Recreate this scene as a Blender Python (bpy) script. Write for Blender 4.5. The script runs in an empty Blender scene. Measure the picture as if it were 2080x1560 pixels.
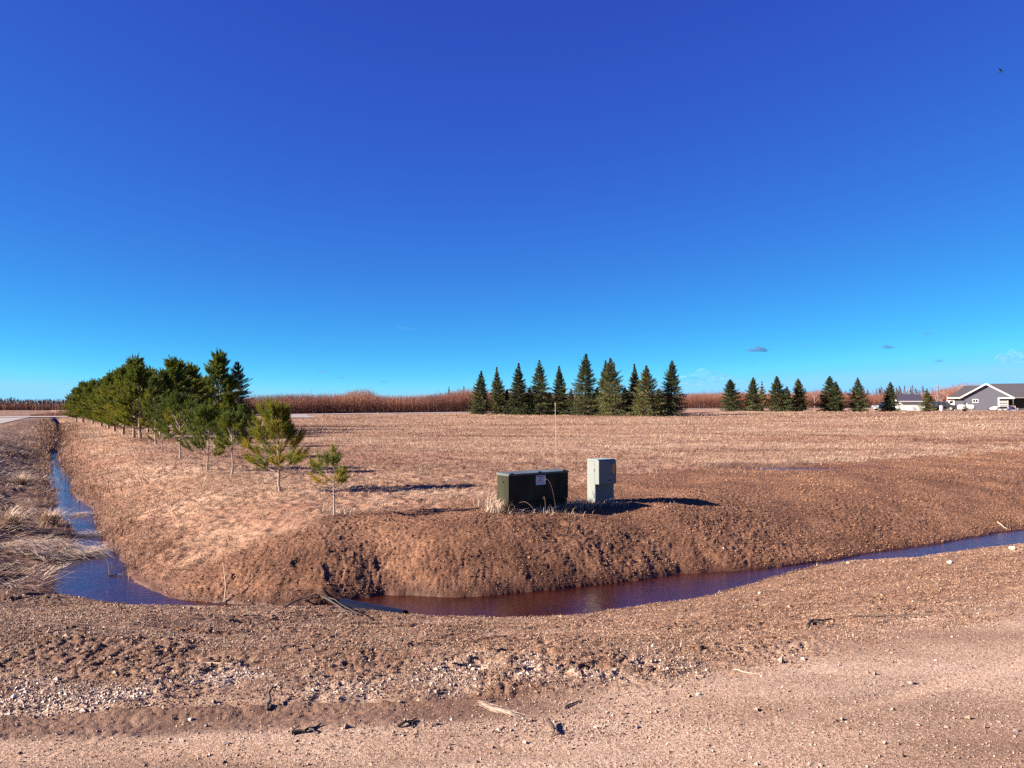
import bpy, bmesh, math, random
import numpy as np
from mathutils import Vector, Matrix

# ------------------------------------------------------------------ camera, sky, sun, exposure
SC = bpy.context.scene
COL = SC.collection
EYE = 1.65
PITCH = math.atan(46 / 1563)
cam = bpy.data.cameras.new('camera')
cam.sensor_width = 36.0
cam.lens = 36.0 * 1563 / 2080
cam.clip_start = 0.05
cam.clip_end = 12000
cam_o = bpy.data.objects.new('camera', cam)
COL.objects.link(cam_o)
cam_o.location = (0, 0, EYE)
cam_o.rotation_euler = (math.pi / 2 + PITCH, 0, 0)
SC.camera = cam_o

SUN_EL, SUN_AZ = math.radians(23), math.radians(258)      # compass azimuth, +Y is north
world = bpy.data.worlds.new('World')
SC.world = world
world.use_nodes = True
wn = world.node_tree
sky = wn.nodes.new('ShaderNodeTexSky')
sky.sky_type = 'NISHITA'
sky.sun_disc = False
sky.sun_elevation = SUN_EL
sky.sun_rotation = SUN_AZ
sky.air_density = 0.5
sky.dust_density = 0.0
sky.ozone_density = 5.0
def wmath(op, a, b=0.0):
    m = wn.nodes.new('ShaderNodeMath'); m.operation = op
    for k, v in ((0, a), (1, b)):
        if isinstance(v, (int, float)): m.inputs[k].default_value = v
        else: wn.links.new(v, m.inputs[k])
    return m.outputs[0]
# deepen the clear sky the way the phone rendered it: one response curve per channel
srgb = wn.nodes.new('ShaderNodeSeparateColor')
crgb = wn.nodes.new('ShaderNodeCombineColor')
wn.links.new(sky.outputs[0], srgb.inputs[0])
cr, cg, cb_ = [wmath('MULTIPLY', o, 0.1) for o in srgb.outputs[:3]]
red = wmath('ADD', wmath('MULTIPLY', wmath('POWER', cr, 0.5), 0.15), wmath('MULTIPLY', wmath('POWER', wmath('MINIMUM', cr, 0.32), 4.0), 19.0))
grn = wmath('MULTIPLY', wmath('POWER', wmath('MINIMUM', cg, 0.47), 1.22), 1.83)
blu = wmath('MULTIPLY', wmath('POWER', wmath('MINIMUM', cb_, 0.8), 0.56), 1.297)
for k, o in enumerate((red, grn, blu)):
    wn.links.new(wmath('MULTIPLY', o, 4.36), crgb.inputs[k])
wn.links.new(crgb.outputs[0], wn.nodes['Background'].inputs[0])
wn.nodes['Background'].inputs[1].default_value = 0.05

sun = bpy.data.lights.new('sun', 'SUN')
sun.energy = 5.0
sun.angle = math.radians(0.53)
sun.color = (1.0, 0.865, 0.735)
sun_o = bpy.data.objects.new('sun', sun)
COL.objects.link(sun_o)
sd = Vector((math.sin(SUN_AZ) * math.cos(SUN_EL), math.cos(SUN_AZ) * math.cos(SUN_EL), math.sin(SUN_EL)))
sun_o.rotation_euler = sd.to_track_quat('Z', 'Y').to_euler()
sun_o.location = (-40, -10, 40)
SC.view_settings.view_transform = 'Standard'
SC.view_settings.look = 'None'
SC.view_settings.exposure = 2.2
SC.view_settings.gamma = 1.0
SC.view_settings.use_curve_mapping = False
SC.render.engine = 'CYCLES'
SC.cycles.max_bounces = 6
SC.cycles.use_denoising = False
SC.cycles.diffuse_bounces = 2
SC.cycles.glossy_bounces = 3
SC.cycles.transparent_max_bounces = 8
SC.cycles.volume_bounces = 0

RNG = np.random.default_rng(7)
random.seed(7)

# ------------------------------------------------------------------ small helpers
def tag(o, label=None, cat=None, group=None, kind=None):
    if label: o['label'] = label
    if cat: o['category'] = cat
    if group: o['group'] = group
    if kind: o['kind'] = kind
    return o

def empty(name, loc=(0, 0, 0), rz=0.0):
    o = bpy.data.objects.new(name, None)
    o.empty_display_size = 0.2
    o.location = loc
    o.rotation_euler = (0, 0, rz)
    COL.objects.link(o)
    return o

def link_mesh(name, V, F, mat, parent=None, smooth=False, attrs=None):
    """V (n,3) array, F (m,k) array or a list of such arrays."""
    me = bpy.data.meshes.new(name)
    V = np.asarray(V, np.float32)
    Fs = F if isinstance(F, list) else [F]
    Fs = [np.asarray(f, np.int32) for f in Fs if len(f)]
    me.vertices.add(len(V))
    me.vertices.foreach_set('co', V.ravel())
    loops = np.concatenate([f.ravel() for f in Fs])
    sizes = np.concatenate([np.full(len(f), f.shape[1], np.int32) for f in Fs])
    starts = np.concatenate([[0], np.cumsum(sizes)[:-1]]).astype(np.int32)
    me.loops.add(len(loops))
    me.loops.foreach_set('vertex_index', loops)
    me.polygons.add(len(sizes))
    me.polygons.foreach_set('loop_start', starts)
    me.polygons.foreach_set('use_smooth', np.full(len(sizes), bool(smooth)))
    if attrs:
        for k, a in attrs.items():
            a = np.asarray(a, np.float32)
            if a.ndim == 1:
                t = me.attributes.new(k, 'FLOAT', 'POINT')
                t.data.foreach_set('value', a)
            else:
                t = me.attributes.new(k, 'FLOAT_COLOR', 'POINT')
                t.data.foreach_set('color', a.ravel())
    me.update(calc_edges=True)
    me.materials.append(mat)
    o = bpy.data.objects.new(name, me)
    COL.objects.link(o)
    if parent: o.parent = parent
    return o

class MB:
    """collects simple solids and links them as one mesh object"""
    def __init__(s): s.v, s.f = [], []
    def add(s, vs, fs):
        b = len(s.v)
        s.v += [tuple(v) for v in vs]
        s.f += [tuple(i + b for i in f) for f in fs]
        return s
    def box(s, x0, x1, y0, y1, z0, z1):
        return s.add([(x0, y0, z0), (x1, y0, z0), (x1, y1, z0), (x0, y1, z0), (x0, y0, z1), (x1, y0, z1), (x1, y1, z1), (x0, y1, z1)],
                     [(0, 3, 2, 1), (4, 5, 6, 7), (0, 1, 5, 4), (1, 2, 6, 5), (2, 3, 7, 6), (3, 0, 4, 7)])
    def prism(s, prof, y0, y1):
        """profile of (x, z), extruded along y"""
        n = len(prof)
        vs = [(x, y0, z) for x, z in prof] + [(x, y1, z) for x, z in prof]
        return s.add(vs, [tuple(range(n)), tuple(range(2 * n - 1, n - 1, -1))] + [(i, i + n, (i + 1) % n + n, (i + 1) % n) for i in range(n)])
    def prism_x(s, prof, x0, x1):
        n = len(prof)
        vs = [(x0, y, z) for y, z in prof] + [(x1, y, z) for y, z in prof]
        return s.add(vs, [tuple(range(n - 1, -1, -1)), tuple(range(n, 2 * n))] + [(i, (i + 1) % n, (i + 1) % n + n, i + n) for i in range(n)])
    def loft(s, rings, cap=True):
        b = [list(r) for r in rings]
        n = len(b[0]); vs = [p for r in b for p in r]; fs = []
        for k in range(len(b) - 1):
            for i in range(n):
                j = (i + 1) % n
                fs.append((k * n + i, k * n + j, (k + 1) * n + j, (k + 1) * n + i))
        if cap:
            fs.append(tuple(range(n - 1, -1, -1)))
            fs.append(tuple((len(b) - 1) * n + i for i in range(n)))
        return s.add(vs, fs)
    def tube(s, pts, rad, n=6, cap=True):
        pts = [Vector(p) for p in pts]
        if not hasattr(rad, '__len__'): rad = [rad] * len(pts)
        rings = []
        for i, p in enumerate(pts):
            t = (pts[min(i + 1, len(pts) - 1)] - pts[max(i - 1, 0)]).normalized()
            a = t.orthogonal().normalized() if i == 0 else (a - t * a.dot(t)).normalized()
            b = t.cross(a)
            rings.append([p + (a * math.cos(q * 2 * math.pi / n) + b * math.sin(q * 2 * math.pi / n)) * rad[i] for q in range(n)])
        return s.loft(rings, cap)
    def lathe(s, prof, c=(0, 0, 0), n=16, axis='z'):
        rings = []
        for r, h in prof:
            ring = []
            for q in range(n):
                a = q * 2 * math.pi / n
                p = (r * math.cos(a), r * math.sin(a), h)
                if axis == 'x': p = (h, r * math.cos(a), r * math.sin(a))
                if axis == 'y': p = (r * math.sin(a), h, r * math.cos(a))
                ring.append((p[0] + c[0], p[1] + c[1], p[2] + c[2]))
            rings.append(ring)
        return s.loft(rings)
    def build(s, name, mat, parent=None, smooth=False, bevel=0.0, loc=None, rot=None):
        me = bpy.data.meshes.new(name)
        me.from_pydata(s.v, [], s.f)
        bm = bmesh.new(); bm.from_mesh(me)
        bmesh.ops.recalc_face_normals(bm, faces=bm.faces)
        bm.to_mesh(me); bm.free()
        me.materials.append(mat)
        if smooth:
            me.polygons.foreach_set('use_smooth', np.full(len(me.polygons), True))
            me.set_sharp_from_angle(angle=math.radians(40))
        o = bpy.data.objects.new(name, me)
        COL.objects.link(o)
        if parent: o.parent = parent
        if loc: o.location = loc
        if rot: o.rotation_euler = rot
        if bevel:
            m = o.modifiers.new('bevel', 'BEVEL'); m.width = bevel; m.segments = 2; m.limit_method = 'ANGLE'
        return o

def copy_tree(o, parent=None):
    c = o.copy(); COL.objects.link(c)
    if parent: c.parent = parent
    for ch in list(o.children): copy_tree(ch, c)
    return c

# ------------------------------------------------------------------ noise
def _hash(ix, iy, seed):
    h = (ix.astype(np.int64) * 374761393 + iy.astype(np.int64) * 668265263 + seed * 2147483647 % 1000003) & 0xffffffff
    h = ((h ^ (h >> 13)) * 1274126177) & 0xffffffff
    h = ((h ^ (h >> 16)) * 2246822519) & 0xffffffff
    return ((h ^ (h >> 15)) & 0xffffff) / float(0xffffff)

def vnoise(x, y, scale, seed=0):
    x = np.asarray(x) / scale; y = np.asarray(y) / scale
    ix = np.floor(x); iy = np.floor(y); fx = x - ix; fy = y - iy
    ix = ix.astype(np.int64); iy = iy.astype(np.int64)
    ux = fx * fx * (3 - 2 * fx); uy = fy * fy * (3 - 2 * fy)
    a = _hash(ix, iy, seed); b = _hash(ix + 1, iy, seed); c = _hash(ix, iy + 1, seed); d = _hash(ix + 1, iy + 1, seed)
    return (a + (b - a) * ux) * (1 - uy) + (c + (d - c) * ux) * uy

def fbm(x, y, scale, octs=3, seed=0):
    t = 0; amp = 1; tot = 0
    for o in range(octs):
        t = t + amp * vnoise(x + 17.3 * o, y - 9.1 * o, scale / 2 ** o, seed + o * 13); tot += amp; amp *= 0.5
    return t / tot

def clods(x, y, scale, seed=0):
    """rounded lumps: 1 at a lump's middle, 0 between lumps"""
    x = np.asarray(x) / scale; y = np.asarray(y) / scale
    ix = np.floor(x).astype(np.int64); iy = np.floor(y).astype(np.int64)
    best = np.full(x.shape, 9.0)
    for dx in (-1, 0, 1):
        for dy in (-1, 0, 1):
            px = ix + dx + _hash(ix + dx, iy + dy, seed); py = iy + dy + _hash(ix + dx, iy + dy, seed + 77)
            d = (px - x) ** 2 + (py - y) ** 2
            s = 0.45 + 0.55 * _hash(ix + dx, iy + dy, seed + 5)
            best = np.minimum(best, d / (s * s))
    return np.sqrt(np.clip(1 - best / 0.55, 0, 1))

def sstep(a, b, x):
    t = np.clip((x - a) / (b - a), 0, 1)
    return t * t * (3 - 2 * t)

# ------------------------------------------------------------------ the lie of the land
def ray(px, py):
    u = (px - 1040) / 1563; v = (py - 780) / 1563
    dy = math.cos(PITCH) + v * math.sin(PITCH)
    dz = math.sin(PITCH) - v * math.cos(PITCH)
    return u / dy, dz / dy

def W(px, py, z):
    """the point of a level sheet at height z seen in pixel px, py of the photograph"""
    ux, uz = ray(px, py)
    y = (z - EYE) / uz
    return (ux * y, y)

WATER = -1.2
# two banks of the ditch water, far end of the ditch beside the pines -> corner -> ditch in front of the mud bank
pairs = [((112, 900), (122, 902)), ((98, 930), (117, 930)), ((97, 960), (136, 962)), ((106, 1000), (150, 998)), ((112, 1030), (186, 1036)),
         ((140, 1085), (215, 1080)), ((128, 1125), (242, 1120)), ((118, 1160), (258, 1162)), ((112, 1192), (275, 1190))]
line = []
for a, b in pairs:
    A, B = W(*a, WATER), W(*b, WATER)
    line.append(((A[0] + B[0]) / 2, (A[1] + B[1]) / 2, 0.43 * math.hypot(A[0] - B[0], A[1] - B[1])))
x0, y0, w0 = line[0]
line = [(x0 - 0.6 * 170, y0 + 170, 0.25), (x0 - 0.6 * 45, y0 + 45, 0.25)] + line
N_LEFT = len(line)
line += [(-5.25, 11.35, 0.30), (-4.6, 11.2, 0.10), (-3.5, 11.1, 0.03), (-2.75, 11.1, 0.07)]
for a, b in [((790, 1240), (790, 1209)), ((900, 1256), (900, 1211)), ((1000, 1258), (1000, 1208)), ((1130, 1254), (1120, 1199)), ((1300, 1232), (1280, 1182)),
             ((1450, 1200), (1420, 1164)), ((1545, 1172), (1525, 1152)), ((1640, 1150), (1615, 1142)), ((1715, 1139), (1700, 1131)), ((1800, 1137), (1780, 1119)),
             ((1900, 1123), (1880, 1106)), ((2000, 1110), (1980, 1090)), ((2080, 1099), (2070, 1077))]:
    A, B = W(*a, WATER), W(*b, WATER)
    rt = float(A[0] > 4)
    line.append(((A[0] + B[0]) / 2, (A[1] + B[1]) / 2 - 0.15 * rt, (0.46 - 0.12 * rt) * math.hypot(A[0] - B[0], A[1] - B[1])))
xe, ye, we = line[-1]
line += [(xe + 10, ye + 5.2, 0.5), (xe + 40, ye + 21, 0.4), (xe + 160, ye + 84, 0.4)]
LINE = np.array(line)

def along(P, x, y, want_w=False):
    """distance to a polyline (to its own edge when it has a width), side (+ on its left), closest stretch, third column there"""
    best = np.full(x.shape, 1e9); side = np.zeros(x.shape); idx = np.zeros(x.shape, np.int32); ww = np.zeros(x.shape); score = np.full(x.shape, -1.0)
    for k in range(len(P) - 1):
        ax, ay = P[k][:2]; bx, by = P[k + 1][:2]
        dx, dy = bx - ax, by - ay; L2 = dx * dx + dy * dy
        t = np.clip(((x - ax) * dx + (y - ay) * dy) / L2, 0, 1)
        d = np.hypot(x - (ax + dx * t), y - (ay + dy * t))
        w = P[k][2] + (P[k + 1][2] - P[k][2]) * t if want_w else 0.0
        if want_w == 'edge': d = d - w
        cr = (dx * (y - ay) - dy * (x - ax)) / math.sqrt(L2)
        m = (d < best - 1e-9) | ((np.abs(d - best) <= 1e-9) & (np.abs(cr) > score))
        best = np.where(m, d, best); side = np.where(m, np.sign(cr), side); idx = np.where(m, k, idx); score = np.where(m, np.abs(cr), score)
        if want_w: ww = np.where(m, w, ww)
    return best, side, idx, ww

# the paved road across the back
RX = np.array([(-170, 40, 0.28), (-100, 81, 0.28), (-62, 103, 0.28), (-40, 116, 0.36), (-8, 135, 0.62), (36, 160, 1.22), (70, 180, 1.3), (110, 203, 1.3), (240, 280, 1.3)], float)
SIDE = np.array([(-66, 101, 0.28), (-60.5, 90, 0.18), (-52, 74, 0.05), (-40, 52, 0.0), (-14.5, 5, 0)], float)       # the road beside the ditch of the pines
# edge of the gravel road under the camera
RE = np.array([W(-900, 1490, 0), W(0, 1452, 0), W(420, 1440, 0), W(1040, 1412, 0), W(1400, 1372, 0), W(1700, 1325, 0), W(2080, 1245, 0), (9, 9.6), (40, 27), (160, 92)], float)
# edge between the brown mud and the tan grass, far side
ME = np.array([W(230, 1195, -1.1), W(420, 1140, -0.82), (-4.2, 12.7), (-3.0, 13.0), W(700, 1042, -0.33), W(850, 1035, -0.3), W(990, 1012, -0.3), W(1150, 985, -0.3), W(1300, 962, -0.3),
               W(1550, 950, -0.3), W(1800, 935, -0.3), W(2080, 915, -0.3), (60, 60), (160, 110)], float)
CP = []
for px, py, d in [(974, 842, 126), (1186, 843.5, 119), (1362, 846, 112), (1440, 840, 120), (1486, 834.5, 132), (1600, 836, 132), (1743, 836, 133), (1886, 836, 136), (2000, 833.5, 156), (1850, 834, 150), (2080, 836, 135),
                  (700, 845, 118), (560, 850, 100), (850, 842, 125), (2080, 850, 90), (1300, 858, 85), (900, 860, 85)]:
    CP.append(((px - 1040) / 1563 * d, d, EYE - (py - 826) / 1563 * d))
CP += [(-30, 60, -0.22), (-45, 85, -0.1), (0, 55, -0.3), (30, 50, -0.3), (60, 70, -0.2)]
CP = np.array(CP)

def far_z(x, y):
    num = 0; den = 1e-9
    for cx, cy, cz in CP:
        w = 1 / ((x - cx) ** 2 + (y - cy) ** 2 + 40) ** 2
        num = num + w * cz; den = den + w
    return num / den

PUD = W(1600, 949, -0.33)

def lbank_(inner, left, y):
    return np.where(~inner & left & (y > 10.6), 1.0, 0.0)

def land(x, y, fine=True, zones=False):
    """height of the ground and the masks of what covers it"""
    x = np.asarray(x, float); y = np.asarray(y, float)
    s, side, idx, w = along(LINE, x, y, 'edge')
    s = s + w
    if fine:
        s = s + 0.16 * (fbm(x, y, 0.9, 3, 3) - 0.5) * np.clip(w / 0.3, 0.3, 1) + 0.05 * (vnoise(x, y, 0.16, 4) - 0.5)
    left = idx < N_LEFT - 1
    wl = 1 - sstep(-5.5, -1.5, x)
    if fine:
        w = np.where(left & (y > 15), w * np.clip(0.80 + 0.7 * (vnoise(y, 0 * y, 2.6, 8) - 0.4), 0.35, 1.0), w)
    e = np.maximum(s - w, 0)
    inner = side > 0
    zf = -0.3 + (far_z(x, y) + 0.3) * sstep(26, 75, y)
    L = 3.0 + 0.7 * wl + 3.0 * sstep(2.5, 7.0, x)
    t = np.clip(e / L, 0, 1)
    z_in = WATER + (zf - WATER) * (1 - (1 - t) ** (2.0 - 0.25 * wl + 0.3 * (1 - wl) * (1 - sstep(0.5, 3.5, x))))
    z_in = z_in + 0.06 * np.exp(-((x + 0.6) / 2.2) ** 2 - ((y - 13.1) / 1.1) ** 2)
    er, rs, _, _ = along(RE, x, y)
    er = er * rs                                   # + beyond the road edge, - on the road
    zo = np.where(er < 0, 0.0, -0.03) + 0 * x
    t2 = np.clip(e / (5.2 + 1.3 * (1 - sstep(-8.5, -5.0, x))), 0, 1)
    z_out = WATER + (zo - WATER) * (1 - (1 - t2) ** (1.04 + 0.10 * (1 - sstep(-8.5, -5.0, x))))
    z = np.where(inner, z_in, z_out)
    z = np.where(s < w, WATER - 0.22 * (1 - (s / np.maximum(w, 1e-3)) ** 2), z)
    z = z + np.where(left, 0.55 * sstep(38, 60, y) * (1 - sstep(0.1, 2.6, e)), 0)
    # banked-up roads and the low country far off
    rd, _, ri, rz = along(RX, x, y, True)
    far = sstep(6, 60, np.where(along(RX, x, y)[1] > 0, rd, 0))
    zfar = np.where(x < -60, -0.2 - 0.45 * sstep(130, 500, y), 0.9)
    zfar = np.where(x >= -60, -0.2 + 1.1 * sstep(-60, 20, x), zfar)
    beyond = along(RX, x, y)[1] > 0
    z = np.where(beyond, rz - 0.3 + (zfar - rz + 0.3) * far, z)
    k = 1 - sstep(5.6, 9.5, rd)
    z = z * (1 - k) + rz * k
    sdist, _, _, sz = along(SIDE, x, y, True)
    k2 = (1 - sstep(3.0, 9.0, sdist)) * sstep(12, 22, y) * ~(inner)
    z = z * (1 - k2) + sz * k2
    if not fine and not zones: return z
    md, ms, _, _ = along(ME, x, y)
    md = md * ms                                   # + on the grass side
    n1 = fbm(x, y, 1.1, 3, 21) - 0.5
    mud = np.where(inner, 1 - sstep(-0.35, 0.5, md + 1.3 * n1 * np.clip(y / 14, 0.6, 2.0)), 0)
    road = np.where(inner, 0, 1 - sstep(-0.22, 0.42, er + 0.7 * (fbm(x, y, 0.6, 4, 31) - 0.5)))
    lbank = np.where(~inner & left & (y > 10.6), 1.0, 0.0) * sstep(9.6, 11.6, y - 0.25 * x * 0)
    shoulder = np.where(inner, 0, 1) * (1 - road) * (1 - lbank)
    gravel = shoulder * (1 - sstep(0.15, 1.0, er + 1.1 * (fbm(x, y, 0.8, 3, 41) - 0.5))) * sstep(0.36, 0.66, fbm(x, y, 0.30, 3, 45) + 0.04) * (1.0 - 0.6 * sstep(-0.8, 1.2, x))
    wet = 1 - sstep(0.0, 0.35, e)
    pd = np.hypot((x - PUD[0]) / 1.9, (y - PUD[1]) / 1.0) + 0.35 * (vnoise(x, y, 0.8, 46) - 0.5)
    pud = 1 - sstep(0.75, 1.5, pd)
    wet = np.maximum(wet, 0.8 * (1 - sstep(1.0, 2.4, pd)))
    soil = 0.75 * np.where(inner, 0, 1) * sstep(-0.42, -0.24, er + 0.2 * n1) * (1 - sstep(0.02, 0.14, er + 0.25 * n1)) * (1 - sstep(-0.2, 0.9, x)) * (1 - lbank_(inner, left, y))
    road = road * (1 - 0.85 * soil); shoulder = shoulder * (1 - 0.85 * soil); gravel = gravel * (1 - soil); mud = np.maximum(mud, 0.85 * soil); wet = np.maximum(wet, 0.75 * soil)
    pave = np.maximum(1 - sstep(5.0, 5.6, rd), 0)
    grass = np.clip(1 - mud - road - shoulder - lbank, 0, 1)
    if fine:
        near = 1 - sstep(24, 60, y)
        n2 = fbm(x, y, 0.30, 3, 51) - 0.5
        c1 = clods(x, y, 0.085, 61); c2 = clods(x + 3.3, y, 0.05, 63)
        rough = mud * (1 - 0.6 * soil) * (0.30 + 0.85 * sstep(0.25, 0.75, fbm(x, y, 1.5, 2, 65))) * (1 - 0.55 * sstep(18, 40, y))
        dz = rough * (0.026 * n2 + 0.013 * c1 + 0.012 * c2)
        hole = sstep(0.72, 0.84, vnoise(x, y, 0.30, 67)) * sstep(0.45, 0.65, vnoise(x, y, 1.5, 68))
        dz -= rough * 0.045 * hole * (1 - 0.85 * sstep(0.0, 3.5, x))
        sh = shoulder * (0.35 + 0.9 * sstep(0.35, 0.7, vnoise(x, y, 0.5, 71)))
        dz += sh * (0.025 * n2 + 0.012 * c1 + 0.010 * c2) * np.where(gravel > 0.5, 0.5, 1)
        hole2 = sstep(0.60, 0.76, fbm(x * 0.6, y * 1.7, 0.16, 2, 73)) * sstep(0.30, 0.6, vnoise(x, y, 0.9, 74) + 0.15 * (x < 0.5))
        dz -= sh * 0.042 * hole2
        dz += road * (0.012 * (fbm(x * 0.45 + y * 0.1, y, 0.24, 3, 81) - 0.5) + 0.05 * (fbm(x * 0.6, y, 1.3, 2, 83) - 0.5))
        rut = road * sstep(-3.5, -1.5, x) * (0.5 + vnoise(x, y, 1.2, 86))
        for oc, dp in ((-0.62, -0.016), (-0.80, 0.012), (-1.75, -0.012), (-1.95, 0.010)):
            dz += rut * dp * np.exp(-((er - oc + 0.22 * (vnoise(x, y, 0.9, 87) - 0.5)) / 0.085) ** 2)
        # the graded lip of the road: a crumbling little bank above a shallow rut
        lip = np.where(inner | lbank.astype(bool), 0, 1) * (1 - sstep(0.1, 1.2, x)) * sstep(-4.5, -2.4, x)
        en = er + 0.22 * (fbm(x, y, 0.35, 3, 91) - 0.5)
        dz += lip * (0.034 * sstep(0.0, 0.14, en) * (1 - sstep(0.3, 1.4, en)) - 0.022 * sstep(-0.35, -0.1, en) * (1 - sstep(-0.1, 0.03, en)))
        dz += grass * near * (0.09 * (fbm(x, y, 0.55, 3, 95) - 0.5) + 0.05 * (vnoise(x, y, 0.13, 97) - 0.5) * (1 - sstep(20, 45, y)))
        dz += grass * 0.16 * (fbm(x, y, 6.0, 2, 98) - 0.5) * sstep(14, 30, y)
        dz += lbank * (0.17 * (fbm(x, y, 1.1, 3, 99) - 0.5) + 0.07 * (vnoise(x, y, 0.22, 92) - 0.5)) * sstep(0, 0.6, e)
        z = z + dz * sstep(-0.02, 0.25, e + 0.1 * (s >= w)) * (1 - k) * (1 - k2)
        z = z * (1 - pud) + (-0.46 + 0.05 * (vnoise(x, y, 0.5, 47) - 0.5)) * pud
    if zones:
        mud = np.maximum(mud, np.where(inner, 0.85 * (1 - sstep(0.1, 2.0, e + 1.0 * n1)) * (1 - 0.6 * sstep(30, 70, y)), 0))
        return z, dict(mud=mud, road=road, gravel=gravel, lbank=lbank, wet=wet, shoulder=shoulder, grass=grass, e=e, inner=inner, left=left, er=er, s=s, w=w, pave=pave)
    return z

def hit(px, py, fine=False):
    """where the sight line of a pixel of the photograph meets the ground"""
    ux, uz = ray(px, py)
    ys = np.geomspace(2.5, 600, 6000)
    zz = EYE + uz * ys
    g = land(ux * ys, ys, fine)
    i = int(np.argmax(zz <= g)) if (zz <= g).any() else len(ys) - 1
    return ux * ys[i], ys[i], float(g[i])

def gz(x, y, fine=True):
    return float(land(np.array([x]), np.array([y]), fine)[0])

# ------------------------------------------------------------------ materials
ALBEDO = 0.77                                       # one scale for every surface colour below
class NT:
    def __init__(s, name):
        s.m = bpy.data.materials.new(name); s.m.use_nodes = True
        s.t = s.m.node_tree; s.n = s.t.nodes; s.b = s.n['Principled BSDF']; s.l = s.t.links
    def new(s, t, **k):
        n = s.n.new(t)
        for a, v in k.items(): setattr(n, a, v)
        return n
    def pos(s, scale=(1, 1, 1)):
        c = s.new('ShaderNodeTexCoord'); m = s.new('ShaderNodeMapping'); m.inputs['Scale'].default_value = scale
        s.l.new(c.outputs['Object'], m.inputs[0]); return m.outputs[0]
    def noise(s, scale, detail=4, rough=0.6, vec=None, out=0):
        n = s.new('ShaderNodeTexNoise'); n.inputs['Scale'].default_value = scale; n.inputs['Detail'].default_value = detail; n.inputs['Roughness'].default_value = rough
        s.l.new(vec if vec is not None else s.pos(), n.inputs['Vector']); return n.outputs[out]
    def voro(s, scale, vec=None, out='Color'):
        n = s.new('ShaderNodeTexVoronoi'); n.inputs['Scale'].default_value = scale
        s.l.new(vec if vec is not None else s.pos(), n.inputs['Vector']); return n.outputs[out]
    def ramp(s, src, stops):
        r = s.new('ShaderNodeValToRGB'); e = r.color_ramp.elements
        while len(e) < len(stops): e.new(0.5)
        for i, (p, c) in enumerate(stops):
            e[i].position = p; e[i].color = (*c, 1) if len(c) == 3 else c
        s.l.new(src, r.inputs[0]); return r.outputs[0]
    def mix(s, f, a, b, blend='MIX'):
        m = s.new('ShaderNodeMix', data_type='RGBA', blend_type=blend)
        for k, v in ((0, f), (6, a), (7, b)):
            if isinstance(v, (int, float)): m.inputs[k].default_value = v
            elif isinstance(v, tuple): m.inputs[k].default_value = (*v, 1) if len(v) == 3 else v
            else: s.l.new(v, m.inputs[k])
        return m.outputs[2]
    def math(s, op, a, b=0.0, clamp=False):
        m = s.new('ShaderNodeMath', operation=op, use_clamp=clamp)
        for k, v in ((0, a), (1, b)):
            if isinstance(v, (int, float)): m.inputs[k].default_value = v
            else: s.l.new(v, m.inputs[k])
        return m.outputs[0]
    def attr(s, name, out='Fac'):
        a = s.new('ShaderNodeAttribute', attribute_name=name); return a.outputs[out]
    def bump(s, h, strength=0.5, dist=0.02):
        b = s.new('ShaderNodeBump'); b.inputs['Strength'].default_value = strength; b.inputs['Distance'].default_value = dist
        s.l.new(h, b.inputs['Height']); s.l.new(b.outputs[0], s.b.inputs['Normal'])
    def set(s, **k):
        for a, v in k.items():
            a = {'col': 'Base Color', 'rough': 'Roughness', 'metal': 'Metallic', 'spec': 'Specular IOR Level', 'ior': 'IOR', 'trans': 'Transmission Weight'}[a]
            if isinstance(v, (int, float)): s.b.inputs[a].default_value = v
            elif isinstance(v, tuple): s.b.inputs[a].default_value = (*v, 1)
            else:
                if a == 'Base Color': v = s.mix(1.0, v, (ALBEDO, ALBEDO, ALBEDO), 'MULTIPLY')
                s.l.new(v, s.b.inputs[a])
        return s.m

def plain(name, col, rough=0.6, metal=0.0, var=0.25, scale=6.0, spec=0.5, bump=0.0):
    t = NT(name)
    n = t.noise(scale, 5, 0.65)
    lo = tuple(c * (1 - var) for c in col); hi = tuple(min(1, c * (1 + var)) for c in col)
    t.set(col=t.ramp(n, [(0.3, lo), (0.7, hi)]), rough=rough, metal=metal, spec=spec)
    if bump: t.bump(t.noise(scale * 8, 3), bump, 0.01)
    return t.m

def leafy(name, stops, trans=0.25):
    """needles, grass and straw: the tint attribute picks the colour, some light comes through"""
    t = NT(name)
    c = t.ramp(t.attr('tint'), stops)
    t.set(col=c, rough=0.65, spec=0.25)
    tr = t.new('ShaderNodeBsdfTranslucent'); t.l.new(t.mix(1.0, c, (ALBEDO, ALBEDO, ALBEDO), 'MULTIPLY'), tr.inputs[0])
    mx = t.new('ShaderNodeMixShader'); mx.inputs[0].default_value = trans
    t.l.new(t.b.outputs[0], mx.inputs[1]); t.l.new(tr.outputs[0], mx.inputs[2])
    t.l.new(mx.outputs[0], t.n['Material Output'].inputs[0])
    return t.m

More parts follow.
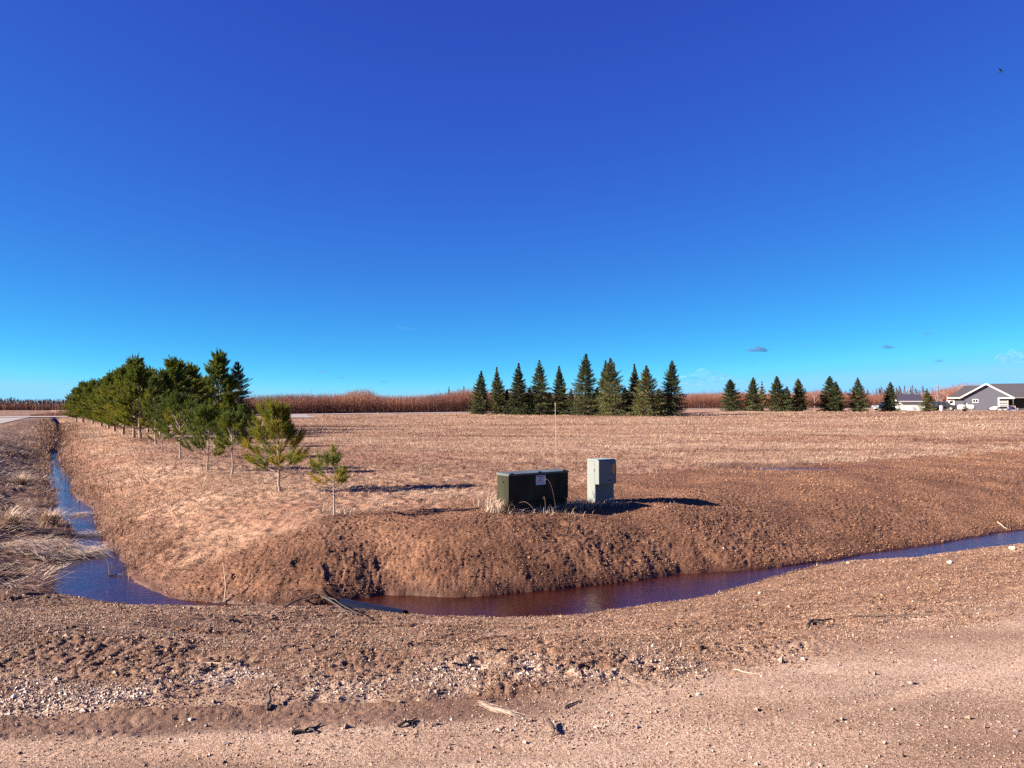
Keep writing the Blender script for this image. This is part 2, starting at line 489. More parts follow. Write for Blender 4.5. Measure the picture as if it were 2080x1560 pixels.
def ground_material(name):
    t = NT(name)
    za = t.attr('cover', 'Color'); sep = t.new('ShaderNodeSeparateColor'); t.l.new(za, sep.inputs[0])
    mud, road, gravel = sep.outputs[0], sep.outputs[1], sep.outputs[2]
    zb = t.attr('cover2', 'Color'); sp2 = t.new('ShaderNodeSeparateColor'); t.l.new(zb, sp2.inputs[0])
    wet, lbank, shoulder = sp2.outputs[0], sp2.outputs[1], sp2.outputs[2]
    P = t.pos()
    flat = t.pos((1, 1, 0.2))
    streak = t.pos((0.35, 1, 1)); streak.node.inputs['Rotation'].default_value = (0, 0, -0.35)
    nb = t.noise(0.09, 4, 0.6, streak); nm = t.noise(1.3, 5, 0.7, P); nf = t.noise(14, 5, 0.75, P); ng = t.noise(55, 4, 0.7, P)
    f = t.math('ADD', t.math('MULTIPLY', nb, 0.25), t.math('ADD', t.math('MULTIPLY', nm, 0.35), t.math('MULTIPLY', nf, 0.40)))
    grass = t.ramp(f, [(0.34, (0.12, 0.060, 0.038)), (0.46, (0.29, 0.175, 0.118)), (0.56, (0.41, 0.280, 0.195)), (0.68, (0.52, 0.385, 0.285))])
    red = t.math('MULTIPLY', t.ramp(t.noise(0.11, 5, 0.65, t.pos((0.35, 1.1, 1))), [(0.46, (0, 0, 0)), (0.62, (1, 1, 1))]), 0.6)
    grass = t.mix(red, grass, (0.27, 0.12, 0.075))
    mc = t.ramp(t.math('ADD', t.math('MULTIPLY', nf, 0.55), t.math('MULTIPLY', nm, 0.45)), [(0.36, (0.060, 0.026, 0.016)), (0.5, (0.198, 0.097, 0.056)), (0.66, (0.335, 0.184, 0.106))])
    sc = t.ramp(t.math('ADD', t.math('MULTIPLY', nf, 0.45), t.math('ADD', t.math('MULTIPLY', ng, 0.2), t.math('MULTIPLY', nm, 0.35))), [(0.36, (0.045, 0.021, 0.014)), (0.5, (0.165, 0.088, 0.055)), (0.64, (0.30, 0.185, 0.120))])
    rc = t.ramp(t.math('ADD', t.math('MULTIPLY', t.noise(1.1, 4, 0.6, streak), 0.5), t.math('ADD', t.math('MULTIPLY', ng, 0.25), t.math('MULTIPLY', t.noise(170, 2, 0.6, P), 0.25))),
                [(0.40, (0.215, 0.128, 0.085)), (0.5, (0.35, 0.235, 0.163)), (0.60, (0.49, 0.355, 0.265))])
    vc = t.new('ShaderNodeSeparateColor'); t.l.new(t.voro(70, P), vc.inputs[0])
    gc = t.ramp(vc.outputs[0], [(0.0, (0.15, 0.085, 0.06)), (0.45, (0.36, 0.25, 0.18)), (1.0, (0.66, 0.55, 0.45))])
    lc = t.ramp(f, [(0.36, (0.05, 0.02, 0.014)), (0.52, (0.17, 0.09, 0.06)), (0.66, (0.34, 0.22, 0.16))])
    cell = t.new('ShaderNodeSeparateColor'); t.l.new(t.voro(95, P), cell.inputs[0])
    cell2 = t.new('ShaderNodeSeparateColor'); t.l.new(t.voro(210, P), cell2.inputs[0])
    grit = t.ramp(t.math('ADD', t.math('MULTIPLY', cell.outputs[0], 0.5), t.math('MULTIPLY', cell2.outputs[1], 0.5)), [(0.15, (0.35, 0.30, 0.27)), (0.5, (0.92, 0.92, 0.92)), (0.85, (1.55, 1.6, 1.65))])
    rc = t.mix(0.75, rc, grit, 'MULTIPLY')
    sc = t.mix(0.45, sc, grit, 'MULTIPLY')
    broad = t.ramp(t.noise(0.22, 4, 0.6, t.pos((0.5, 1, 1))), [(0.40, (0.78, 0.74, 0.70)), (0.58, (1.08, 1.08, 1.06))])
    c = t.mix(lbank, t.mix(0.8, grass, broad, 'MULTIPLY'), lc)
    damp = t.ramp(t.noise(0.55, 4, 0.6, P), [(0.42, (1, 1, 1)), (0.60, (0.55, 0.50, 0.48))])
    mc = t.mix(0.8, mc, damp, 'MULTIPLY')
    c = t.mix(mud, c, mc)
    c = t.mix(shoulder, c, sc)
    c = t.mix(road, c, rc)
    c = t.mix(gravel, c, gc)
    c = t.mix(t.math('MULTIPLY', wet, 0.75), c, (0.05, 0.018, 0.010))
    h = t.math('ADD', t.math('MULTIPLY', nf, 0.6), t.math('MULTIPLY', ng, 0.5))
    h = t.math('ADD', h, t.math('MULTIPLY', t.noise(170, 2, 0.6, P), 0.30))
    t.bump(h, 0.9, 0.016)
    t.set(col=c, rough=t.math('SUBTRACT', 0.95, t.math('MULTIPLY', wet, 0.45)), spec=0.2)
    return t.m

# ------------------------------------------------------------------ the ground, one sheet cut where its cover changes
def build_ground():
    tt = np.concatenate([np.linspace(-30, -1.25, 14)[:-1], np.linspace(-1.25, -0.80, 120)[:-1], np.linspace(-0.80, 0.80, 1250), np.linspace(0.80, 1.25, 120)[1:], np.linspace(1.25, 30, 14)[1:]])
    ys = [-40, -15, -6, -3, -1.6, -0.6, 0.2, 0.8]
    y = 1.3
    while y < 22: ys.append(y); y += 0.0030 * (y + 0.4)
    while y < 180: ys.append(y); y += 0.0105 * y
    while y < 4200: ys.append(y); y *= 1.16
    ys = np.array(ys)
    Y, T = np.meshgrid(ys, tt, indexing='ij')
    X = T * np.maximum(Y + 1.2, 3.0)
    sh = X.shape
    x, y = X.ravel(), Y.ravel()
    z = np.zeros(len(x)); keys = ('mud', 'road', 'gravel', 'lbank', 'wet', 'shoulder', 'pave')
    q = {k: np.zeros(len(x)) for k in keys}
    for a in range(0, len(x), 150000):
        sl = slice(a, a + 150000)
        zz, d = land(x[sl], y[sl], True, True)
        z[sl] = zz
        for k in keys: q[k][sl] = d[k]
    nr, nc = sh
    idx = np.arange(nr * nc, dtype=np.int32).reshape(sh)
    F = np.stack([idx[:-1, :-1], idx[:-1, 1:], idx[1:, 1:], idx[1:, :-1]], -1).reshape(-1, 4)
    V = np.stack([x, y, z], 1)
    one = np.ones(len(x))
    c1 = np.stack([q['mud'], q['road'], q['gravel'], one], 1)
    c2 = np.stack([q['wet'], q['lbank'], q['shoulder'], one], 1)
    mat = ground_material('ground cover')
    onroad = q['road'][F].mean(1) > 0.5
    for name, m in (('ground', ~onroad), ('gravel_road', onroad)):
        f = F[m]
        used = np.zeros(len(V), bool); used[f.ravel()] = True
        re = np.cumsum(used) - 1
        o = link_mesh(name, V[used], re[f].astype(np.int32), mat, smooth=True, attrs={'cover': c1[used], 'cover2': c2[used]})
        o['kind'] = 'structure'

build_ground()

# ------------------------------------------------------------------ water in the ditch, the puddle, the paved roads
def strip(P, halves, step, z_of):
    """a strip of quads along a polyline"""
    pts = []
    for k in range(len(P) - 1):
        a, b = P[k], P[k + 1]
        n = max(1, int(np.hypot(*(b[:2] - a[:2])) / step))
        for i in range(n): pts.append(a + (b - a) * i / n)
    pts.append(P[-1]); pts = np.array(pts)
    d = np.gradient(pts[:, :2], axis=0); d /= np.linalg.norm(d, axis=1)[:, None]
    for _ in range(3):
        d[1:-1] = (d[:-2] + d[1:-1] * 2 + d[2:]) / 4
    d /= np.linalg.norm(d, axis=1)[:, None]
    nrm = np.stack([-d[:, 1], d[:, 0]], 1)
    V = []
    for h in halves:
        p = pts[:, :2] + nrm * h
        V.append(np.column_stack([p, z_of(pts, p, h)]))
    n = len(pts); m = len(halves)
    V = np.stack(V, 1).reshape(-1, 3)
    i = np.arange(n * m).reshape(n, m)
    F = np.stack([i[:-1, 1:], i[:-1, :-1], i[1:, :-1], i[1:, 1:]], -1).reshape(-1, 4)
    return V, F

def water_material():
    t = NT('tannin water')
    n = t.noise(9, 3, 0.55, t.pos((1, 1.6, 1)))
    n2 = t.noise(34, 2, 0.5, t.pos((1, 1.6, 1)))
    t.bump(t.math('ADD', n, t.math('MULTIPLY', n2, 0.25)), 0.3, 0.03)
    t.set(col=t.ramp(t.noise(1.5, 3), [(0.35, (0.020, 0.0028, 0.001)), (0.65, (0.036, 0.0065, 0.002))]), rough=0.03, ior=2.0, spec=0.5)
    return t.m
M_WATER = water_material()
V, F = strip(LINE[1:-1], (-1.5, 0, 1.5), 0.5, lambda a, p, h: np.full(len(a), WATER))
link_mesh('ditch_water', V, F, M_WATER)['kind'] = 'structure'

px_, py_ = PUD
ring = [(px_ + 2.4 * math.cos(a) * (1 + 0.3 * math.sin(3 * a)), py_ + 1.4 * math.sin(a) * (1 + 0.2 * math.cos(2 * a))) for a in np.linspace(0, 2 * math.pi, 24)[:-1]]
zp = -0.41
o = MB().add([(p[0], p[1], zp) for p in ring], [tuple(range(len(ring)))]).build('puddle_water', M_WATER); o['kind'] = 'structure'

M_ASPHALT = plain('weathered asphalt', (0.32, 0.28, 0.29), 0.9, var=0.15, scale=0.6)
V, F = strip(RX, (-5.0, -1, 1, 4.2), 3.0, lambda a, p, h: a[:, 2] + 0.06)
link_mesh('paved_road', V, F, M_ASPHALT)['kind'] = 'structure'
M_SIDE = plain('pale side road', (0.25, 0.215, 0.21), 0.9, var=0.12, scale=0.8)
V, F = strip(SIDE[:4], (-2.8, -1, 1, 2.8), 2.0, lambda a, p, h: a[:, 2] + 0.05)
link_mesh('side_road', V, F, M_SIDE)['kind'] = 'structure'
# the pale field entrance off the paved road
dr = np.array([(-35.5, 116.0, 0), (-33.0, 112.0, 0), (-30.5, 106.0, 0), (-29.0, 101, 0)], float)
V, F = strip(dr, (-3.2, -1, 1, 3.2), 1.0, lambda a, p, h: land(p[:, 0], p[:, 1], False) + 0.10)
link_mesh('driveway', V, F, M_SIDE)['kind'] = 'structure'

# ------------------------------------------------------------------ scattered cover nobody could count
def fan(n, y0, y1, k=0.74, power=1.0):
    """random ground points, thinning with distance as one sees them"""
    u = RNG.random(n)
    y = y0 * (y1 / y0) ** (u ** power)
    return (RNG.random(n) * 2 - 1) * k * (y + 0.6), y

def blades(x, y, z, az, el, ln, w, tint, curve=None):
    """one bent blade per point: two short faces ending in a tip"""
    n = len(x)
    d = np.stack([np.cos(az) * np.cos(el), np.sin(az) * np.cos(el), np.sin(el)], 1)
    sd_ = np.stack([-np.sin(az), np.cos(az), np.zeros(n)], 1) * (w / 2)[:, None]
    p0 = np.stack([x, y, z], 1)
    el2 = el - (0.6 if curve is None else curve)
    d2 = np.stack([np.cos(az) * np.cos(el2), np.sin(az) * np.cos(el2), np.sin(el2)], 1)
    pm = p0 + d * (ln * 0.55)[:, None]
    pt = pm + d2 * (ln * 0.45)[:, None]
    V = np.stack([p0 - sd_, p0 + sd_, pm + sd_ * 0.8, pm - sd_ * 0.8, pt], 1).reshape(-1, 3)
    b = np.arange(n, dtype=np.int32)[:, None] * 5
    return V, [b + np.array([[0, 1, 2, 3]], np.int32), b + np.array([[3, 2, 4]], np.int32)], np.repeat(tint, 5)

M_GRASS = leafy('dead grass', [(0.0, (0.11, 0.05, 0.03)), (0.35, (0.27, 0.15, 0.095)), (0.7, (0.41, 0.28, 0.185)), (1.0, (0.52, 0.40, 0.285))], 0.2)
M_STRAW = leafy('straw', [(0.0, (0.09, 0.04, 0.025)), (0.4, (0.34, 0.21, 0.14)), (1.0, (0.74, 0.60, 0.46))], 0.15)

# short flattened lawn of last year's grass
x, y = fan(420000, 11.5, 125, power=0.85)
z, q = land(x, y, True, True)
patch = fbm(x, y, 1.6, 3, 201)
keep = (q['grass'] * (q['e'] > 0.15) * (q['pave'] < 0.5) * q['inner'] * (0.35 + 1.1 * patch) > RNG.random(len(x))) & (np.hypot(x + 32, (y - 108) * 0.5) > 5)
x, y, z, patch = x[keep], y[keep], z[keep], patch[keep]; n = len(x)
az = RNG.normal(-0.5, 1.1, n); el = np.abs(RNG.normal(0.30, 0.28, n)) + 0.05
clump = sstep(0.45, 0.75, vnoise(x, y, 0.5, 203))
ln = RNG.uniform(0.06, 0.14, n) * (1 + 0.6 * clump) + 0.0022 * y
tint = np.clip(0.62 + 1.2 * (patch - 0.5) + RNG.normal(0, 0.10, n) - 0.34 * sstep(0.45, 0.70, fbm(x * 0.5, y * 1.0, 5, 3, 207)) - 0.35 * sstep(0.60, 0.72, fbm(x, y, 0.8, 2, 209)) * (y < 45), 0, 1)
V, F, T = blades(x, y, z - 0.01, az, el, ln, 0.004 + 0.00052 * y, tint)
tag(link_mesh('dry_grass', V, F, M_GRASS, attrs={'tint': T}), 'short pale dead grass covering the open field', 'grass', kind='stuff')

# reddish shorter grass on the slopes towards the ditch
x, y = fan(150000, 10.2, 60, power=0.8)
z, q = land(x, y, True, True)
slope_ = q['inner'] & q['left'] & (q['e'] < 3.0) & (q['e'] > 0.02)
keep = slope_ & (RNG.random(len(x)) < 0.9)
x, y, z, e_ = x[keep], y[keep], z[keep], q['e'][keep]; n = len(x)
tint = np.clip(0.12 + 0.22 * e_ + RNG.normal(0, 0.16, n), 0, 1)
V, F, T = blades(x, y, z - 0.01, RNG.normal(-0.6, 0.8, n), np.abs(RNG.normal(0.35, 0.3, n)), RNG.uniform(0.07, 0.2, n), 0.004 + 0.0005 * y, tint)
tag(link_mesh('bank_grass', V, F, M_GRASS, attrs={'tint': T}), 'reddish brown dead grass lining the narrow ditch bank', 'grass', kind='stuff')

# long matted straw on the outer bank, combed down towards the water
x, y = fan(48000, 9.5, 75, k=0.9, power=0.75)
x = -np.abs(x)
z, q = land(x, y, True, True)
keep = (q['lbank'] > 0.4) & (q['e'] > 0.05) & (q['e'] < 9) & (vnoise(x, y, 0.8, 301) + 0.25 * vnoise(x, y, 0.3, 303) > 0.30 + 0.30 * RNG.random(len(x)))
x, y, z = x[keep], y[keep], z[keep]; n = len(x)
dirn = 0.15 + 1.3 * (fbm(x, y, 1.6, 2, 305) - 0.5) * 2
az = dirn + RNG.normal(0, 0.35, n) - 0.35
el = 0.18 + 0.38 * RNG.random(n)
ln = RNG.uniform(0.20, 0.55, n) * (0.55 + 0.9 * vnoise(x, y, 1.1, 307))
tint = np.clip(0.66 + 1.6 * (fbm(x, y, 0.9, 2, 309) - 0.5) + 0.2 * (y < 17) + RNG.normal(0, 0.22, n), 0, 1)
V, F, T = blades(x, y, z - 0.02, az, el, ln, RNG.uniform(0.5, 1.3, n) * (0.006 + 0.00065 * y), tint, 0.6)
tag(link_mesh('matted_straw', V, F, M_STRAW, attrs={'tint': T}), 'long pale straw matted down the outer bank of the narrow ditch', 'straw', kind='stuff')

# straw tongues lying across the narrow ditch and tussocks beside it, weeds around the cabinets
def bundle(xc, yc, zc, az0, n, spread, ln, lift, name, label, cat, tint0=0.75, fan_=0.5, mat=None, el0=0.06, wd=0.016):
    x = xc + RNG.normal(0, spread, n); y = yc + RNG.normal(0, spread, n)
    z = np.maximum(land(x, y, True), WATER) + np.abs(RNG.normal(0, lift, n)) * 0.35
    V, F, T = blades(x, y, z, az0 + RNG.normal(0, fan_, n), el0 + np.abs(RNG.normal(0, 0.16, n)), RNG.uniform(0.5, 1.2, n) * ln, RNG.uniform(0.6, 1.3, n) * wd,
                     np.clip(RNG.normal(tint0, 0.2, n), 0, 1), 0.45)
    return tag(link_mesh(name, V, F, mat or M_STRAW, attrs={'tint': T}), label, cat)

for (px, py, az, n, ln, sp, name, label) in [
        (150, 1140, 0.05, 240, 0.70, 0.13, 'straw_tongue', 'pale straw bent right across the ditch water above the widest pool'),
        (165, 1105, -0.1, 110, 0.55, 0.16, 'straw_tongue', 'ragged straw bunch reaching over the ditch just behind the longest straw tongue'),
        (70, 1118, -0.25, 520, 0.75, 0.42, 'straw_tongue', 'broad pale sheaf of straw hanging down the outer ditch bank'),
        (150, 1064, 0.1, 90, 0.5, 0.14, 'straw_tongue', 'thin line of straw crossing the ditch beside the upright tussock')]:
    xx, yy, zz = hit(px, py)
    bundle(xx, yy, zz, az, n, sp, ln, 0.05, name, label, 'straw', 0.9, 0.30)
for (px, py, n, ln, name, label) in [
        (98, 1066, 240, 0.55, 'grass_tussock', 'upright pale grass tussock fanning out at the edge of the narrow ditch'),
        (40, 985, 260, 0.6, 'grass_tussock', 'grey dead grass tussock high on the outer bank of the narrow ditch'),
        (20, 1075, 260, 0.6, 'grass_tussock', 'shaggy tussock at the picture edge on the outer ditch bank')]:
    xx, yy, zz = hit(px, py)
    bundle(xx, yy, zz, 0.0, n, 0.09, ln, 0.02, name, label, 'tussock', 0.7, 1.6, el0=0.7)

# crumbs of mud, dead moss and gravel
def crumbs(x, y, z, size, tint, flat=0.7):
    n = len(x)
    base = np.array([(1, 0, 0), (-0.5, 0.87, 0), (-0.5, -0.87, 0), (0.15, 0.1, 1), (-0.1, 0, -0.8)], float)
    a = RNG.random(n) * 6.283; ca, sa = np.cos(a), np.sin(a)
    J = base[None] * RNG.uniform(0.65, 1.35, (n, 5, 3)); J[:, :, 2] *= flat
    R = np.stack([J[:, :, 0] * ca[:, None] - J[:, :, 1] * sa[:, None], J[:, :, 0] * sa[:, None] + J[:, :, 1] * ca[:, None], J[:, :, 2]], -1)
    V = (R * (size / 2)[:, None, None] + np.stack([x, y, z], 1)[:, None]).reshape(-1, 3)
    b = np.arange(n, dtype=np.int32)[:, None, None] * 5
    f = np.array([(0, 1, 3), (1, 2, 3), (2, 0, 3), (1, 0, 4), (2, 1, 4), (0, 2, 4)], np.int32)
    return V, (b + f[None]).reshape(-1, 3), np.repeat(tint, 5)

M_MUDC = leafy('mud crumbs', [(0.0, (0.055, 0.024, 0.015)), (0.5, (0.182, 0.089, 0.050)), (1.0, (0.32, 0.177, 0.102))], 0.0)
x, y = fan(380000, 9.5, 42, power=0.8)
z, q = land(x, y, True, True)
keep = (q['mud'] * (q['e'] > 0.04) > RNG.random(len(x)) * 1.1)
x, y, z = x[keep], y[keep], z[keep]; n = len(x)
V, F, T = crumbs(x, y, z + 0.004, np.exp(RNG.normal(math.log(0.016), 0.40, n)) * (0.6 + y / 26), np.clip(0.52 + 0.8 * (fbm(x, y, 0.9, 2, 401) - 0.5) + RNG.normal(0, 0.13, n), 0, 1))
tag(link_mesh('mud_crumbs', V, F, M_MUDC, attrs={'tint': T}), 'loose brown mud crumbs covering the bare bank', 'mud', kind='stuff')

M_DEADM = leafy('dead moss', [(0.0, (0.060, 0.028, 0.019)), (0.5, (0.200, 0.112, 0.070)), (1.0, (0.36, 0.235, 0.155))], 0.0)
x, y = fan(380000, 3.6, 16, power=0.9)
z, q = land(x, y, True, True)
keep = (q['shoulder'] * (1 - 0.85 * q['gravel']) * (q['e'] > 0.02) * (0.10 + 1.5 * sstep(0.36, 0.60, fbm(x * 0.6, y * 1.5, 0.20, 2, 405))) > RNG.random(len(x)))
x, y, z = x[keep], y[keep], z[keep]; n = len(x)
V, F, T = crumbs(x, y, z + 0.003, np.exp(RNG.normal(math.log(0.0070), 0.42, n)) * (0.5 + y / 9), np.clip(0.58 + RNG.normal(0, 0.24, n), 0, 1), 0.8)
tag(link_mesh('dead_moss', V, F, M_DEADM, attrs={'tint': T}), 'crumbly tan dead moss between the road and the water', 'moss', kind='stuff')
x, y = fan(60000, 4.2, 16, power=0.9)
z, q = land(x, y, True, True)
keep = (q['shoulder'] * (q['e'] > 0.05) > RNG.random(len(x)))
x, y, z = x[keep], y[keep], z[keep]; n = len(x)
V, F, T = blades(x, y, z, RNG.random(n) * 6.283, np.abs(RNG.normal(0.1, 0.25, n)), np.exp(RNG.normal(math.log(0.04), 0.5, n)), 0.0012 + 0.0004 * y, np.clip(RNG.normal(0.55, 0.28, n), 0, 1))
tag(link_mesh('straw_litter', V, F, M_STRAW, attrs={'tint': T}), 'short broken straw lying about on the road shoulder', 'straw litter', kind='stuff')

M_STONE = leafy('gravel stones', [(0.0, (0.10, 0.055, 0.040)), (0.5, (0.27, 0.175, 0.13)), (0.8, (0.42, 0.315, 0.25)), (1.0, (0.66, 0.56, 0.48))], 0.0)
x, y = fan(200000, 2.6, 14, power=1.0)
x = np.concatenate([x, RNG.uniform(-4.2, 1.2, 110000)]); y = np.concatenate([y, RNG.uniform(3.9, 6.2, 110000)])
z, q = land(x, y, True, True)
dens = 0.34 * q['road'] + 0.6 * q['gravel'] + 0.10 * q['shoulder'] * (q['er'] < 2.2)
dens = dens * (0.35 + 1.0 * fbm(x * 0.4, y, 0.45, 2, 411))
keep = dens > RNG.random(len(x))
x, y, z = x[keep], y[keep], z[keep]; g = q['gravel'][keep]; n = len(x)
size = np.exp(RNG.normal(math.log(0.0072), 0.45, n)) * (0.7 + y / 14) * (1 + 0.5 * g)
V, F, T = crumbs(x, y, z + size * 0.12, size, np.clip(0.45 + 0.33 * g + RNG.normal(0, 0.2, n), 0, 1), 0.75)
tag(link_mesh('loose_gravel', V, F, M_STONE, attrs={'tint': T}), 'loose beige gravel strewn along the dirt road edge', 'gravel', kind='stuff')

# weeds round the cabinets, stubble in the narrow ditch
def weeds(name, label, spots, mat, tint0, kind='stuff'):
    Vs, Fs4, Fs3, Ts, b = [], [], [], [], 0
    for (px, py, n, sx, sy, ln, el0) in spots:
        xc, yc, _ = hit(px, py)
        x = xc + RNG.normal(0, sx, n); y = yc + RNG.normal(0, sy, n); z = land(x, y, True)
        k = z > WATER - 0.2; x, y, z = x[k], y[k], z[k]; n = len(x)
        V, F, T = blades(x, y, z - 0.01, RNG.random(n) * 6.283, np.clip(RNG.normal(el0, 0.35, n), 0.1, 1.5), RNG.uniform(0.4, 1.2, n) * ln, RNG.uniform(0.6, 1.4, n) * 0.0085, np.clip(RNG.normal(tint0, 0.25, n), 0, 1), 0.6)
        Vs.append(V); Fs4.append(F[0] + b); Fs3.append(F[1] + b); Ts.append(T); b += len(V)
    return tag(link_mesh(name, np.concatenate(Vs), [np.concatenate(Fs4), np.concatenate(Fs3)], mat, attrs={'tint': np.concatenate(Ts)}), label, 'weeds', kind=kind)
weeds('dead_weeds', 'pale dead weeds sprouting round the feet of both utility cabinets',
      [(1012, 1040, 420, 0.13, 0.10, 0.34, 1.0), (1000, 1030, 160, 0.12, 0.15, 0.38, 1.2), (1180, 1030, 420, 0.16, 0.12, 0.26, 0.9), (1240, 1026, 260, 0.18, 0.10, 0.18, 0.8), (1100, 1042, 260, 0.35, 0.10, 0.22, 0.7),
       (1150, 1030, 160, 0.2, 0.1, 0.26, 0.8), (1330, 1020, 120, 0.3, 0.08, 0.14, 0.5), (672, 1044, 140, 0.10, 0.06, 0.18, 1.0), (567, 995, 120, 0.16, 0.08, 0.2, 0.9)], M_STRAW, 0.68)
spots = []
for px, py in [(100, 905), (118, 915), (98, 940), (140, 985), (180, 1025), (110, 1010), (225, 1085), (100, 960), (130, 970), (235, 1105), (150, 1010), (205, 1060), (120, 1035)]:
    spots.append((px, py, 60, 0.35 if py < 980 else 0.16, 0.5, 0.26, 1.1))
for (a, b) in pairs[:-1]:
    for q in (a, b, ((a[0] + b[0]) / 2, a[1] - 8)):
        dd = 4200 / (q[1] - 826)
        spots.append((q[0], q[1], 70, 0.22 + 0.006 * dd, 0.3 + 0.03 * dd, 0.22 + 0.004 * dd, 1.0))
weeds('ditch_reeds', 'thin russet reeds and stubble standing in the narrow ditch', spots, M_GRASS, 0.2)

# russet stubble along both edges of the narrow ditch
n = 26000
k = RNG.integers(1, N_LEFT - 1, n); t = RNG.random(n); yt = 11.5 * (95 / 11.5) ** (RNG.random(n) ** 0.8)
Lf = LINE[:N_LEFT][::-1]
xt = np.interp(yt, Lf[:, 1], Lf[:, 0]); wt = np.interp(yt, Lf[:, 1], Lf[:, 2])
off = np.where(RNG.random(n) < 0.5, -1, 1) * (wt * np.where(yt < 26, 1.0, 0.5) + np.abs(RNG.normal(0, 0.22 + 0.004 * yt, n)) - 0.12)
off = np.where((yt > 40) & (RNG.random(n) < 0.6), RNG.normal(0, 0.8, n), off)
x = xt + off * 0.86; y = yt + off * 0.5; z = np.maximum(land(x, y, True), WATER - 0.1)
keep = (vnoise(x, y, 0.9, 331) > 0.38) & (RNG.random(n) < 0.16 + 0.6 * sstep(16, 45, y)); x, y, z = x[keep], y[keep], z[keep]; n = len(x)
V, F, T = blades(x, y, z - 0.02, RNG.random(n) * 6.283, np.clip(RNG.normal(1.0, 0.35, n), 0.1, 1.5), RNG.uniform(0.08, 0.26, n) * (0.8 + y / 70), 0.004 + 0.0005 * y, np.clip(RNG.normal(0.22, 0.2, n), 0, 1), 0.4)
tag(link_mesh('ditch_stubble', V, F, M_GRASS, attrs={'tint': T}), 'russet stubble fringing the narrow ditch water', 'stubble', kind='stuff')

# tangled dry brambles arching up against the green cabinet, each stem bent over
M_BRAMBLE = plain('bramble stem', (0.34, 0.22, 0.17), 0.8)
def arc_stems(name, label, stems, mat, cat, r=0.005):
    b = MB()
    for (p0, p1, p2) in stems:
        pts = []
        for t in np.linspace(0, 1, 9):
            pts.append([(1 - t) ** 2 * a + 2 * t * (1 - t) * c + t * t * d for a, c, d in zip(p0, p1, p2)])
        b.tube(pts, [r * (1 - 0.6 * t) for t in np.linspace(0, 1, 9)], 4)
    return tag(b.build(name, mat), label, cat)

# ------------------------------------------------------------------ conifers
def norm(a): return a / np.maximum(np.linalg.norm(a, axis=-1, keepdims=True), 1e-9)

def needle_mesh(P, D, Ls, rng, per_m, nl, nw, ang=0.75, tint=None, tj=0.12, nmin=6):
    """brushes of needles: P start, D direction, Ls length of each shoot"""
    cnt = np.maximum(nmin, (Ls * per_m).astype(int))
    i = np.repeat(np.arange(len(P)), cnt); n = len(i)
    t = rng.random(n)
    d = D[i]
    r = rng.normal(size=(n, 3)); r -= d * (r * d).sum(1, keepdims=True); r = norm(r)
    a = (ang[i] if hasattr(ang, '__len__') else ang) * (1.05 - 0.70 * t) * rng.uniform(0.75, 1.25, n)
    nd = norm(d * np.cos(a)[:, None] + r * np.sin(a)[:, None] + np.array([0, 0, -0.06]))
    p = P[i] + d * (Ls[i] * t)[:, None]
    s = norm(np.cross(nd, rng.normal(size=(n, 3)))) * (nw * 0.5)
    tip = p + nd * ((nl[i] if hasattr(nl, '__len__') else nl) * rng.uniform(0.7, 1.15, n))[:, None]
    V = np.stack([p - s, p + s, tip], 1).reshape(-1, 3)
    F = np.arange(3 * n, dtype=np.int32).reshape(-1, 3)
    T = np.clip((tint[i] if tint is not None else 0.5) + rng.normal(0, tj, n), 0, 1)
    return V, F, np.repeat(T, 3)

M_BARK = plain('pine bark', (0.30, 0.215, 0.165), 0.9, var=0.35, scale=30)
M_BARKD = plain('spruce bark', (0.17, 0.12, 0.095), 0.9, var=0.3, scale=20)
M_PINE = leafy('pine needles', [(0.0, (0.030, 0.055, 0.012)), (0.4, (0.095, 0.135, 0.018)), (0.75, (0.22, 0.225, 0.020)), (1.0, (0.38, 0.27, 0.03))], 0.30)
M_SPRUCE = leafy('spruce needles', [(0.0, (0.020, 0.028, 0.012)), (0.45, (0.078, 0.092, 0.030)), (0.8, (0.15, 0.145, 0.045)), (1.0, (0.24, 0.155, 0.07))], 0.12)
M_SPRUCED = leafy('dark spruce needles', [(0.0, (0.012, 0.017, 0.016)), (0.6, (0.030, 0.042, 0.036)), (1.0, (0.075, 0.075, 0.06))], 0.1)

